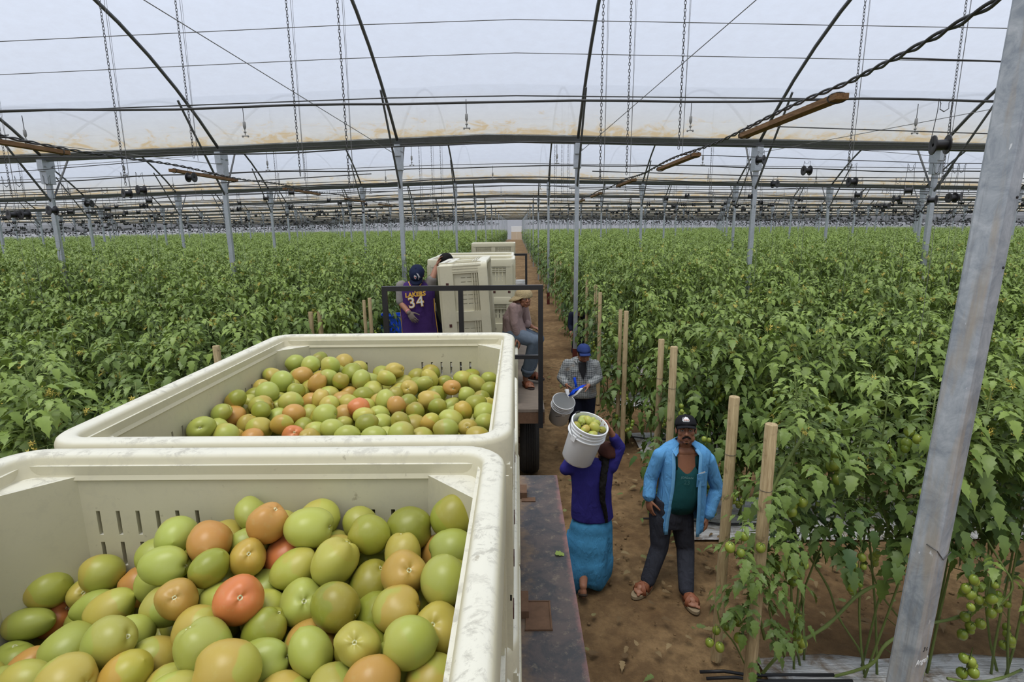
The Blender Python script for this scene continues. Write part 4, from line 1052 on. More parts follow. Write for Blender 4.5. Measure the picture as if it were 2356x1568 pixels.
t2 = trailer(TX0, TX1 - .02, 6.08, 13.6, 'second farm trailer with a brown deck and black end rails', M['deck2'], (6.95, 12.4))
t3 = trailer(TX0, TX1 - .02, 15.0, 20.5, 'farthest farm trailer, holding one stack of bins', M['deck2'], (16, 19))
def rail(par, y, xl, xr, zt, mid, near):
    yc = par.location.y; s = 0.026; m = MB(); zb = DZ - 0.20
    m.bb(xl, xr, y - yc - s, y - yc + s, zt - 2*s, zt); m.bb(xl, xl + 2*s, y - yc - s, y - yc + s, zb, zt - 2*s); m.bb(xr - 2*s, xr, y - yc - s, y - yc + s, zb, zt - 2*s)
    if near:
        m.bb(-0.615 - s, -0.615 + s, y - yc - s, y - yc + s, DZ, zt - 2*s)
        m.bb(-0.08, xr - 2*s, y - yc - s, y - yc + s, 1.73, 1.73 + 1.6*s); m.bb(-0.08, -0.045, y - yc - s, y - yc + s, DZ, 1.73)
        m.bb(xl + 2*s, -0.9, y - yc - s, y - yc + s, 1.73, 1.73 + 1.6*s)
    m.build('end_rail', M['rustblack'], par)
rail(t2, 6.04, -1.465, 0.275, 2.545, True, True); rail(t2, 13.62, -1.46, 0.24, 2.53, False, False)
# board leaning at the man's hip
m = MB(); m.box((0, 0, 0), (0.012, 0.09, 0.5), Matrix.Rotation(R(-14), 3, 'Y')); o = m.build('board_offcut', M['plastic'], loc=(0.20, 7.75, DZ + .25)); tag(o, 'pale narrow board leaning beside the seated man on the second trailer', 'board')
# leaves fallen on the near deck
V = []; F = []; T = []; p = gp(1278, 1273, DZ + .006)
leaflet(V, F, T, Matrix.Translation(p) @ Matrix.Rotation(R(-95), 4, 'Z') @ Matrix.Rotation(.1, 4, 'X'), 0.075, 0.06, 0.7, True)
me = bpy.data.meshes.new('fallen_leaf'); me.from_pydata([tuple(v) for v in V], [], F); me.materials.append(M['leaf']); at = me.attributes.new('tint', 'FLOAT', 'FACE'); at.data.foreach_set('value', [1.0] * len(F)); tag(link('fallen_leaf', me), 'single pale green leaf lying on the near trailer deck', 'leaf')
# blue crates left of the second trailer
for k in range(4):
    o = empty('blue_crate', (-2.32, 10.6, 0.01 + 0.385 * k), R(8), f'blue plastic crate left of the second trailer, {["lowest", "second", "third", "topmost"][k]} of its stack', 'crate', 'blue crates in a stack')
    m = MB(); 
    for sx in (-1, 1): panel(m, 0.60, 0.0, 0.36, 0.012, [(-.2 + .1 * i, -.14 + .1 * i, .1 + .12 * j, .15 + .12 * j) for i in range(5) for j in range(2)], lambda u, z, w, sx=sx: (u, sx * (0.2 - w), z)); panel(m, 0.376, 0.0, 0.36, 0.012, [(-.1, -.04, .2, .26), (.04, .1, .2, .26)], lambda u, z, w, sx=sx: (sx * (0.3 - w), u, z))
    m.bb(-.288, .288, -.188, .188, 0, .012); m.build('shell', M['blueplastic'], o)
    m = MB(); sweep_rr(m, [(-.012, .36), (-.012, .38), (.014, .38), (.014, .36)], .3, .2, .03, 3); m.build('rim', M['blueplastic'], o)

# ---- buckets
def bucket_parts():
    pr = [(0.0, 0.0), (0.128, 0.0), (0.132, 0.006), (0.143, 0.262), (0.1445, 0.268)]
    pr += [(0.160, 0.268), (0.160, 0.274), (0.146, 0.276), (0.1465, 0.300), (0.156, 0.301), (0.156, 0.306), (0.147, 0.308), (0.1475, 0.328), (0.155, 0.329), (0.155, 0.334), (0.148, 0.336), (0.149, 0.352), (0.156, 0.355), (0.157, 0.366), (0.152, 0.370), (0.146, 0.368), (0.143, 0.35), (0.139, 0.25), (0.126, 0.01), (0.0, 0.008)]
    m = MB(); m.lathe(pr, 44, cap=False); return m.mesh('bucket_shell', M['bucket'], True, 35)
def m_bucket():
    t = NT('dirty_white_bucket', 0.4, 0.4); sp = t.node('ShaderNodeSeparateXYZ', {0: t.node('ShaderNodeTexCoord').outputs['Object']}); n = t.noise(t.coord(), 14, 7, 0.7)
    lo = t.ramp(t.math('ADD', t.math('MULTIPLY', sp.outputs[2], -14.0), t.math('MULTIPLY', n, 1.3)), (0.42, 0.0), (0.62, 0.7))
    sm = t.ramp(t.noise(t.coord(), 7, 8, 0.75), (0.60, 0.0), (0.75, 0.25)); c = t.mix(t.math('MAXIMUM', lo, sm), (0.78, 0.79, 0.79), (0.40, 0.33, 0.20)); t.color(c); return t.m
M['bucket'] = m_bucket(); BK = bucket_parts()
def bucket(loc, rot, label, bail=0.0, yaw=0.0, grip=True):
    o = empty('bucket', loc, 0, label, 'bucket'); o.rotation_mode = 'QUATERNION'; o.rotation_quaternion = rot.to_quaternion()
    link('bucket_shell', BK, o); m = MB(); rr = 0.162
    rz = Matrix.Rotation(yaw, 3, 'Z')
    pts = [rz @ Vector((rr * math.cos(PI * i / 20) * (1.0), 0, 0.275)) + (rz @ Vector((0, math.cos(bail), math.sin(bail)))) * (rr * 1.12 * math.sin(PI * i / 20)) for i in range(21)]
    m.tube(pts, 0.0024, 6); h = m.build('bail_handle', M['chain'], o, smooth=True)
    if grip: m = MB(); m.tube([pts[9] , pts[10], pts[11]], 0.009, 8); m.build('grip', M['spool'], h, smooth=True)
    m = MB()
    for s in (-1, 1): c = rz @ Vector((s * 0.155, 0, 0.262)); m.box(c, (0.016, 0.045, 0.05), rz)
    m.build('handle_lug', M['bucket'], o)
    return o
bucket((0.09, 17.9, DZ), Matrix.Rotation(0, 3, 'Z'), 'small white bucket on the farthest trailer deck beside its bins', bail=0.3)
# ================================================================== TOMATOES
def tomato_mesh(seed):
    r = random.Random(seed); n = 28; k = 18; L = 1.0; lobes = r.choice((2, 3, 4)); la = r.uniform(0.03, 0.11); tip = r.uniform(0.0, 1.0); asym = r.uniform(-0.09, 0.09); sh = r.uniform(0.9, 1.08); ph0 = r.uniform(0, 6)
    vs = []; fs = []
    half_w = 0.5; half_l = 0.62 + 0.06 * r.random()
    for i in range(k + 1):
        t = i / k; th = PI * t; s = math.sin(th) ** 0.92; z = math.cos(th) * half_l
        if t > 0.5: s *= 1 - 0.10 * tip * (t - 0.5) * 2
        else: s *= 1 + 0.04 * (0.5 - t)
        if t > 0.90: z -= 0.075 * tip * ((t - 0.90) / 0.10) ** 2
        if t < 0.16: z -= 0.085 * (1 - t / 0.16) ** 1.6
        for j in range(n):
            ph = 2 * PI * j / n; lo = 1 + la * math.cos(lobes * ph + ph0) * max(0.0, math.cos(th)) ** 0.6 if math.cos(th) > 0 else 1
            w = half_w * s * lo
            vs.append((w * math.cos(ph) * sh + asym * (1 - (2*t-1)**2) * 0.4, w * math.sin(ph) / sh, z + 0.02 * math.cos(lobes * ph + ph0) * max(0, math.cos(th))))
    for i in range(k):
        for j in range(n): a = i * n + j; b = i * n + (j + 1) % n; fs.append([a, a + n, b + n, b])
    m = MB(); m.add([tuple(c * 0.07 for c in v) for v in vs], fs); return m.mesh('tomato', M['skin_tomato'], True)
TM = [tomato_mesh(i) for i in range(10)]
TCOL = {'g': ((0.375, 0.410, 0.088), 0.0), 'k': ((0.240, 0.250, 0.033), 0.05), 'y': ((0.420, 0.405, 0.080), 0.15), 'o': ((0.375, 0.365, 0.075), 0.48), 'r': ((0.520, 0.230, 0.080), 0.95), 'b': ((0.44, 0.37, 0.055), 0.28)}
TNAME = {'g': 'pale green', 'k': 'dark olive-green', 'y': 'yellowish green', 'o': 'orange-flushed green', 'r': 'reddish', 'b': 'golden yellow'}
A = '''755,665,235,135,5,s,g;945,645,175,115,-5,s,r;560,775,130,110,20,s,g;635,820,270,160,15,s,k;785,765,120,110,0,e,g;945,730,200,150,0,e,y;330,855,220,100,20,s,k;410,900,190,160,-20,s,y;295,1005,225,200,-60,t,y;
85,985,190,80,0,s,k;130,1080,280,210,15,s,g;510,960,220,140,40,s,r;480,1040,190,120,35,s,o;655,1010,280,180,25,s,g;760,920,230,180,-30,s,g;700,1090,310,200,30,s,y;870,850,90,80,0,s,o;940,885,240,150,70,s,g;
200,1230,340,200,10,s,g;450,1270,300,290,0,t,g;20,1390,290,150,85,s,g;230,1400,270,230,30,s,o;150,1540,330,240,10,s,y;680,1370,330,290,20,s,g;930,1140,270,240,0,t,g;790,1490,340,290,40,s,b;460,1500,260,160,0,s,k;470,1560,220,100,0,s,o'''
B = '''110,1255,310,290,-20,s,y;80,1500,260,180,20,s,y;665,475,200,190,-80,t,g;815,455,150,130,0,s,r;965,495,190,150,0,e,k;530,560,130,130,0,s,y;770,565,190,140,0,e,g;590,630,240,150,-10,s,g;910,590,110,120,0,s,r;1010,600,150,130,0,s,g;
405,660,150,140,20,s,k;400,730,160,140,80,t,o;595,755,230,220,0,e,b;825,665,250,240,60,s,o;220,725,240,180,10,t,g;100,740,100,110,0,s,g;20,720,140,120,0,s,y;385,870,200,200,50,s,k;150,905,300,240,0,s,g;880,840,300,230,25,s,y;720,860,180,160,30,s,g;
470,920,220,190,30,s,g;550,980,320,190,5,s,g;245,1085,270,230,0,e,o;500,1140,300,295,0,e,r;745,1050,200,170,70,s,o;945,1050,290,290,0,e,g;30,1070,150,110,0,s,g;320,1200,120,100,0,s,y;710,1250,290,250,50,s,k;290,1370,330,320,-60,s,g;
720,1400,380,240,15,s,g;860,1520,340,180,0,s,y;960,1225,150,100,0,s,o;230,1560,220,110,0,s,g;440,1545,180,90,0,s,o'''
Cc = '''160,575,110,90,0,s,y;300,600,200,200,-40,s,y;180,690,250,190,-10,s,y;40,690,110,130,0,s,g;545,570,240,150,15,s,g;680,520,190,140,-80,s,g;500,690,170,160,0,s,k;595,780,270,210,-85,s,o;715,775,200,130,-60,s,g;785,730,150,140,0,e,o;
700,645,150,80,0,s,k;865,640,160,150,30,s,k;955,740,190,140,20,s,g;970,850,260,140,85,s,y;800,890,170,160,80,t,k;270,870,290,270,-5,s,g;460,860,120,160,60,s,k;380,725,130,120,0,s,k;470,1030,240,200,20,s,k;700,970,190,180,0,e,o;
865,1040,210,180,60,s,k;585,1135,290,260,5,s,y;765,1200,270,180,-75,t,k;920,1230,200,180,0,e,y;235,1165,300,290,-20,s,k;110,940,230,150,60,s,o;450,1260,150,120,0,s,k;355,1410,270,270,0,e,y;600,1420,300,240,90,s,g;840,1460,300,230,60,s,y;
760,1370,130,150,0,s,g;85,1400,310,240,-60,s,g;190,1560,200,90,0,s,g;450,1560,220,100,0,s,o;975,1050,80,140,80,s,g'''
P = '''2055,180,180,120,-10,s,o;1935,235,150,90,20,s,g;1960,320,190,150,0,s,g;2115,285,180,130,-10,s,g;1730,335,140,120,40,s,k;1490,395,190,170,60,s,k;1820,400,210,130,-10,s,o;2225,325,140,110,0,s,y;2095,400,150,100,0,s,o;1985,440,180,110,0,s,y;
1615,490,210,160,-20,s,y;1770,490,150,110,0,s,g;1410,530,220,120,0,e,y;2000,560,220,200,0,s,y;2210,520,240,180,60,s,o;2290,430,180,120,0,s,g;1200,610,210,160,0,t,k;1610,560,190,80,0,s,y;1390,620,140,90,0,s,y;1550,650,200,150,20,s,o;
1730,660,280,140,-5,s,g;1775,575,170,80,0,s,g;1940,655,200,180,80,s,k;790,730,260,180,10,s,g;990,690,160,130,0,e,y;1110,760,280,190,-20,s,g;1315,710,180,130,20,s,k;1375,740,180,120,0,e,g;1720,750,280,170,35,s,g;2140,660,150,110,0,s,o;
2070,790,210,160,10,s,o;670,870,250,140,0,s,o;915,830,210,140,0,s,k;1175,895,250,200,50,s,k;1400,840,230,160,10,s,y;1530,780,150,100,0,s,g;1520,915,220,190,-50,s,k;1745,870,240,180,0,s,g;1900,810,120,130,0,s,g;475,1055,210,200,0,e,g;
650,1010,240,200,30,s,g;880,1010,270,260,60,s,o;1370,960,200,130,70,s,y;1175,1080,240,160,20,s,y;1420,1090,260,150,20,s,o;1540,1050,160,160,0,s,o;1730,1030,270,210,10,s,b;1930,1080,270,180,0,e,r;2055,940,210,160,0,t,k;1930,910,120,120,0,s,o;
1020,1050,130,180,80,s,g;680,1130,230,100,0,s,o;940,1150,200,60,0,s,g;2240,745,240,180,70,s,y;2130,1110,280,120,0,e,y;2250,1050,240,180,0,s,g;2230,910,150,110,0,s,k;160,1155,200,50,0,e,g;1020,900,90,80,0,s,o'''
Q = '''190,345,190,140,0,t,k;255,290,180,110,-20,s,y;445,350,180,160,0,s,o;320,380,130,120,0,s,k;60,420,150,110,0,s,g;560,410,120,110,-30,s,g;540,460,140,80,0,s,g;690,420,110,80,0,s,k;950,445,180,90,0,s,y;820,430,120,80,0,s,y;1120,420,140,110,20,s,k;
1295,365,110,70,0,s,k;1280,455,240,170,-50,s,y;1480,455,200,120,-10,s,k;1640,470,150,110,-20,s,y;1765,390,130,70,0,s,k;1815,510,240,170,-45,s,g;1975,450,190,130,0,s,g;205,530,190,180,70,s,k;355,535,150,160,80,s,o;475,520,120,140,80,s,g;
590,550,170,110,20,s,g;760,540,220,170,-20,s,y;1090,510,160,110,30,s,k;1185,560,230,180,30,s,g;920,540,130,70,0,s,y;845,650,220,210,80,s,k;1000,600,150,120,0,e,o;1365,590,150,160,40,s,k;1500,590,210,200,0,e,o;1705,625,210,180,-20,s,g;
2000,580,150,170,0,s,k;95,590,190,130,0,s,g;285,650,180,90,0,s,o;490,650,210,150,20,s,k;640,690,190,160,70,s,o;320,720,170,110,-20,s,y;515,760,200,110,0,s,y;700,740,140,100,80,s,g;1030,720,160,160,60,s,k;1240,710,270,220,0,s,y;
1885,675,190,180,0,s,k;120,760,240,230,40,s,o;300,820,190,150,-20,s,o;825,810,250,230,-75,s,o;1400,800,220,180,10,s,k;1100,850,200,190,-50,s,k;1600,800,200,170,20,s,g;1700,850,240,220,-60,s,b;1990,750,110,140,80,s,y;500,910,260,210,0,s,o;
245,930,230,220,0,s,y;480,800,150,60,0,s,r;650,840,140,80,0,s,g;700,960,260,110,-5,s,g;960,980,240,240,0,e,k;1270,960,230,200,40,s,b;1515,920,270,170,-20,s,g;1920,950,220,210,10,s,g;1060,930,150,150,0,s,k;90,1060,210,180,0,s,g;
310,1090,230,150,10,s,g;690,1070,300,140,0,s,g;1165,1090,280,120,-10,s,y;1440,1060,270,180,10,s,g;1725,1040,240,200,0,e,y;1830,1110,220,70,0,s,y;660,1130,220,60,0,s,g;950,1130,150,50,0,s,g;1830,790,170,130,0,s,k;60,930,150,110,0,s,g;540,1070,150,120,0,s,k;1950,840,160,80,0,s,g'''
def parse(t, ox, oy, f):
    out = []
    for e in t.replace('\n', '').split(';'):
        a = e.split(','); x, y, w, h, an = map(float, a[:5]); c_ = a[6]; c_ = 'y' if c_ == 'o' and len(out) % 5 in (0, 2) else c_; out.append([ox + x / f, oy + y / f, w / f, h / f, an, a[5], c_])
    return out
def heap1(x, y):
    b = 2.555 + 0.07 * math.exp(-((x + 0.50) ** 2 / 0.03 + (y - 1.0) ** 2 / 0.02)) + 0.06 * math.exp(-((x + 0.15) ** 2 / 0.03 + (y - 1.0) ** 2 / 0.03)) - 0.19 * max(0, -x - 0.62) / 0.4 * (1 if y > .8 else max(.3, 1 - (.8 - y) * 2))
    return b
def heap2(x, y):
    b = 2.565 + 0.10 * math.exp(-((x + 0.82) ** 2 / 0.03 + (y - 2.18) ** 2 / 0.05)) + 0.035 * math.exp(-((x + 0.5) ** 2 / 0.06 + (y - 2.1) ** 2 / 0.08))
    b -= 0.45 * max(0, (-x - 0.55) / 0.4) * max(0, (1.55 - y)); b += 0.02 * (y < 1.5)
    return b
def hit(px, py, heap):
    d = ray(px, py); t = 0.3
    while t < 4:
        p = Vector((0, 0, EYE)) + d * t
        if p.z < heap(p.x, p.y): break
        t += 0.004
    return p, d, t
CX = Matrix(cam.matrix_world.to_3x3())
def place_set(lst, heap, box, tgt):
    items = []; r = random.Random(3)
    for (px, py, a, b, ang, view, col) in lst:
        p, d, t = hit(px, py, heap)
        zc = t * (-(CX.inverted() @ d).z)
        w = min(max(min(a, b), 1), 400) * zc / FPX; Lg = max(a, b) * zc / FPX
        occl = w < tgt * 0.72
        w = tgt * r.uniform(0.92, 1.08) if occl else min(max(w, tgt * 0.84), tgt * 1.16)
        # orientation: long axis in the picture plane, or end-on
        if view == 's': ax = CX @ Vector((math.cos(R(ang)), math.sin(R(ang)), r.uniform(-0.25, 0.25)))
        elif view == 'e': ax = -d + CX @ Vector((r.uniform(-0.3, 0.3), r.uniform(-0.1, 0.35), 0))
        else: ax = d + CX @ Vector((r.uniform(-0.2, 0.2), r.uniform(0.1, 0.4), 0))
        if view == 's' and r.random() < 0.5: ax = -ax
        el = min(max(Lg / w, 1.05), 1.4) if view == 's' else 1.15
        c = p - Vector((0, 0, w * 0.12))
        items.append([c, w, ax.normalized(), el, col, c.copy(), occl])
    x0, x1, y0, y1 = box
    for it in range(70):
        for i in range(len(items)):
            ci, wi, ai, ei = items[i][:4]
            for j in range(i + 1, len(items)):
                cj, wj, aj, ej = items[j][:4]; dv = cj - ci; dl = dv.length
                if dl > 0.11: continue
                u = dv / max(dl, 1e-5)
                ri = wi / 2 * (1 + (ei * 1.18 - 1) * abs(u.dot(ai)) ** 2); rj = wj / 2 * (1 + (ej * 1.18 - 1) * abs(u.dot(aj)) ** 2)
                ov = (ri + rj) * 0.935 - dl
                if ov > 0:
                    # push mostly along depth so that the layout seen stays put; the covered one sinks
                    g = u * ov * 0.30; g.z = 0
                    items[i][0] = items[i][0] - g; items[j][0] = items[j][0] + g
                    s = ov * 0.22 if (items[i][6] or ci.z < cj.z) else -ov * 0.22
                    items[i][0].z -= s; items[j][0].z += s
        for q in items:
            q[0] += (q[5] - q[0]) * 0.06; w = q[1] / 2
            q[0].x = min(max(q[0].x, x0 + w), x1 - w); q[0].y = min(max(q[0].y, y0 + w), y1 - w)
    return items
L1 = parse(A, 0, 1000, 2.76) + parse(B, 350, 1000, 2.76) + parse(Cc, 700, 1000, 2.76)
L2 = parse(P, 300, 780, 5.122) + parse(Q, 740, 780, 5.122)
box1 = (XB - .5 + .06, XB + .5 - .06, -0.09, 1.015); box2 = (XB + .012 - .5 + .06, XB + .012 + .5 - .06, 1.15, 2.25)
I1 = place_set(L1, heap1, box1, 0.074); I2 = place_set(L2, heap2, box2, 0.070)
def filler(items, heap, box, n, tgt, seed, ymax_first=None, drop=0.06, ctx=()):
    r = random.Random(seed); out = []; tries = 0
    allc = [(q[0], q[1]) for q in items] + list(ctx)
    while len(out) < n and tries < 9000:
        tries += 1; x = r.uniform(box[0] + .04, box[1] - .04); y = r.uniform(box[2] + .04, box[3] - .04); z = heap(x, y) - drop * r.uniform(0.6, 1.5) - 0.02; w = tgt * r.uniform(0.9, 1.1); c = Vector((x, y, z))
        if all((c - k).length > (w + kw) / 2 * 0.96 for k, kw in allc):
            allc.append((c, w)); out.append([c, w, Vector((r.uniform(-1, 1), r.uniform(-1, 1), r.uniform(-.6, .6))).normalized(), 1.2, r.choice('ggkkyo'), c, False])
    return out
def put_tomato(q, k, grp, label, name='tomato'):
    c, w, ax, el, col = q[:5]; r = random.Random(k * 13 + 5); o = bpy.data.objects.new(name, TM[r.randrange(10)]); C.objects.link(o)
    o.location = c; o.rotation_mode = 'QUATERNION'; o.rotation_quaternion = (ax.to_track_quat('Z', 'Y').to_matrix() @ Matrix.Rotation(r.uniform(0, 6.28), 3, 'Z')).to_quaternion()
    s = w / 0.07; o.scale = (s, s, s * el / 1.27); b, al = TCOL[col]; v = r.uniform(0.88, 1.14)
    o.color = (b[0] * v * r.uniform(.95, 1.05), b[1] * v, b[2] * v, max(0, min(1, al + r.uniform(-.08, .18)))); return tag(o, label, 'tomato', grp)
# the gaps and what lies just below
gap1 = [q for q in filler(I1, lambda x, y: heap1(x, y) + 0.045, (box1[0], box1[1], 0.42, box1[3]), 28, 0.068, 1)]
gap2 = [q for q in filler(I2, lambda x, y: heap2(x, y) + 0.045, box2, 34, 0.064, 2)]
def where(q, bx, where_n):
    return where_n
n = 0
for items, nm, wn, bx in ((I1 + gap1, 'near', 'nearest bin', box1), (I2 + gap2, 'second', 'second bin', box2)):
    keyed = {}
    for q in items:
        f_ = (q[0].y - bx[2]) / (bx[3] - bx[2]); fb = 'back' if f_ > 0.75 else ('front' if f_ < (0.45 if nm == 'second' else 0.6) else 'centre')
        dv_ = (Vector((0, 0, EYE)) - q[0]).normalized().dot(q[2]); ps = 'with stalk scar facing the camera' if dv_ > .6 else ('with tip facing the camera' if dv_ < -.6 else ('standing upright' if abs(q[2].z) > .6 else ('lying crosswise' if abs(q[2].x) > .75 else 'lying slantwise')))
        keyed.setdefault((q[4], ps, fb), []).append(q)
    for (c0, ps, fb), qs in keyed.items():
        qs.sort(key=lambda q: q[0].x)
        for k, q in enumerate(qs):
            lab = f'{TNAME[c0]} tomato {ps}, {wn} {fb}' + (f', {ORD[k]} from the left' if len(qs) > 1 else '')
            put_tomato(q, n, f'tomatoes heaped in the {wn}', lab); n += 1
print('tomatoes', n, len(gap1), len(gap2))
# deeper layer: one mass per bin
for items, heap, bx, nm in ((I1 + gap1, heap1, box1, 'nearest'), (I2 + gap2, heap2, box2, 'second')):
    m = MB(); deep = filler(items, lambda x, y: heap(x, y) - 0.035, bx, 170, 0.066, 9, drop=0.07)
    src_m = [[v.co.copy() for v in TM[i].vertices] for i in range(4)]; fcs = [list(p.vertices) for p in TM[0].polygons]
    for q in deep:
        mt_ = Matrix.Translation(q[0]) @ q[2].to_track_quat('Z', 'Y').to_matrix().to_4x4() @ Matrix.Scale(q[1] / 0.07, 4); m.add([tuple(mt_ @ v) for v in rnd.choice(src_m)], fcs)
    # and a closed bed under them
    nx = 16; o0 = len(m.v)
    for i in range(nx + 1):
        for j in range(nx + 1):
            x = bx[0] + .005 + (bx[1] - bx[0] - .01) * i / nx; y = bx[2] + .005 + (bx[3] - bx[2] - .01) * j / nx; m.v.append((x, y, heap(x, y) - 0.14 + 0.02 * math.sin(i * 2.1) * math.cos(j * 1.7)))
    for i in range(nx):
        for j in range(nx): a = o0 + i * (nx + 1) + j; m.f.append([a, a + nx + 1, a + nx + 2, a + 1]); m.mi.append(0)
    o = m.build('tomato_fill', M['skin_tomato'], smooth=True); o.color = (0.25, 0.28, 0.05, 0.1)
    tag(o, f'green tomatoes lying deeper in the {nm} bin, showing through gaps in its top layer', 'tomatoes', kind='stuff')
# ================================================================== PEOPLE
def m_skin(name, c):
    t = NT(name, 0.5, 0.35); n = t.noise(t.coord(), 30, 5, 0.6); t.color(t.mix(n, [x * 0.85 for x in c], [x * 1.12 for x in c])); t.bump(n, 0.08, 0.002); t.set(Subsurface_Weight=0.06, Subsurface_Radius=(0.01, 0.004, 0.002)); return t.m
def m_cloth(name, c, var=0.15, fold=0.5, rough=0.85, scale=9):
    t = NT(name, rough, 0.15); v = t.coord(); n = t.noise(v, scale, 4, 0.55, 0.8); w = t.noise(t.coord('Object', (1, 1, .45)), scale * 1.6, 3, 0.5, 1.2)
    t.color(t.mix(n, [x * (1 - var) for x in c], [min(1, x * (1 + var)) for x in c])); t.bump(w, fold, 0.03); return t.m
SK = m_skin('brown_skin', (0.29, 0.128, 0.072)); SK2 = m_skin('tanned_skin', (0.30, 0.14, 0.08)); HAIR = m_plain('black_hair', (0.009, 0.008, 0.007), 0.75, 0.15, var=0.4, scale=60, bump=0.4)
LIP = m_skin('lips', (0.20, 0.075, 0.055)); EYE_W = m_plain('eye_white', (0.42, 0.38, 0.35), 0.3); EYE_D = m_plain('dark_iris', (0.012, 0.007, 0.005), 0.2)
def organic(name, m, voxel, mat, parent, it=3, disp=0.0):
    me = m.mesh(name, mat, True); o = link(name, me, parent)
    r = o.modifiers.new('r', 'REMESH'); r.mode = 'VOXEL'; r.voxel_size = voxel; r.use_smooth_shade = True
    if it: s = o.modifiers.new('s', 'SMOOTH'); s.factor = 0.5; s.iterations = it
    return o
def fr(o, f, up=(0, 0, 1)):
    """matrix with +Y along f, Z near up"""
    y = Vector(f).normalized(); z = (Vector(up) - y * y.dot(Vector(up))).normalized(); x = y.cross(z)
    return Matrix(((x.x, y.x, z.x, o[0]), (x.y, y.y, z.y, o[1]), (x.z, y.z, z.z, o[2]), (0, 0, 0, 1)))
def head(m, H, s=1.0, lean=1.0):
    k = len(m.v); S = lambda *a: tuple(x * s for x in a)
    m.ell(S(0, -.012, .030), S(.077, .096, .092), None, 20, 14); m.ell(S(0, .022, -.040), S(.059 * lean, .064, .072), None, 18, 12); m.ell(S(0, .060, -.094), S(.026, .020, .018))
    for e in (-1, 1):
        m.ell(S(e * .041, .054, -.022), S(.026, .026, .024)); m.ell(S(e * .013, .096, -.035), S(.0085, .009, .008)); m.ell(S(e * .078, -.008, -.008), S(.009, .018, .031), Matrix.Rotation(.2 * e, 3, 'Z')); m.ell(S(e * .045, .030, -.065), S(.024, .034, .034))
        m.ell(S(e * .031, .080, .010), S(.019, .010, .006))
    m.ell(S(0, .080, .024), S(.052, .015, .013)); m.tube([S(0, .085, .016), S(0, .094, -.008), S(0, .106, -.028)], [.007 * s, .009 * s, .012 * s], 10); m.ell(S(0, .105, -.032), S(.012, .012, .010))
    m.ell(S(0, .086, -.060), S(.025, .012, .010)); m.ell(S(0, .084, -.074), S(.021, .012, .010)); m.xf(H, k)
def face_bits(parent, H, s=1.0, stache=True, look=(0, 0), brow=1.0):
    S = lambda *a: tuple(x * s for x in a)
    m = MB(); m.mat(0)
    for e in (-1, 1): m.ell(S(e * .031, .0745, .0005), S(.0135, .0105, .0085), None, 14, 10)
    m.mat(1)
    for e in (-1, 1): m.ell(S(e * .031 + look[0] * .003, .0815, .0005 + look[1] * .003), S(.0058, .0042, .0058), None, 12, 8)
    m.xf(H); m.build('eyes', [EYE_W, EYE_D], parent, smooth=True)
    m = MB()
    for e in (-1, 1):
        m.tube([S(e * .014, .091, .020), S(e * .030, .093, .026), S(e * .050, .080, .020)], [S(.004, .005), S(.0055, .006), S(.002, .003)], 8)
        m.tube([S(e * .018, .083, .0055), S(e * .031, .0865, .0085), S(e * .045, .079, .004)], .0022 * s, 6)
    m.xf(H); m.build('eyebrows', HAIR, parent, smooth=True)
    m = MB(); m.tube([S(-.024, .086, -.066), S(-.010, .0945, -.0625), S(0, .0955, -.064), S(.010, .0945, -.0625), S(.024, .086, -.066)], [S(.001, .001), S(.004, .004), S(.0045, .004), S(.004, .004), S(.001, .001)], 8)
    m.tube([S(-.020, .086, -.069), S(0, .093, -.073), S(.020, .086, -.069)], [S(.001, .001), S(.0055, .006), S(.001, .001)], 8); m.xf(H); m.build('lips', LIP, parent, smooth=True)
    if stache:
        m = MB()
        for e in (-1, 1): m.tube([S(0, .0985, -.050), S(e * .012, .099, -.051), S(e * .024, .092, -.056), S(e * .034, .082, -.068)], [S(.004, .006), S(.005, .0075), S(.005, .007), S(.002, .003)], 8)
        if stache == 2: m.ell(S(0, .0755, -.104), S(.010, .006, .007))
        m.xf(H); m.build('moustache', HAIR, parent, smooth=True)
def hair_cap(parent, H, s=1.0, low=-.03):
    m = MB(); S = lambda *a: tuple(x * s for x in a); m.ell(S(0, -.020, .030), S(.083, .096, .092), None, 24, 16)
    # keep only the back and sides
    keep = []
    for f, fi in zip(m.f, m.mi):
        c = sum((Vector(m.v[i]) for i in f), Vector()) / len(f) / s
        if c.z > low and not (c.y > .028 and c.z < .055): keep.append(f)
    m.f = keep; m.mi = [0] * len(keep); m.xf(H); o = m.build('hair', HAIR, parent, smooth=True); md = o.modifiers.new('t', 'SOLIDIFY'); md.thickness = .006; return o
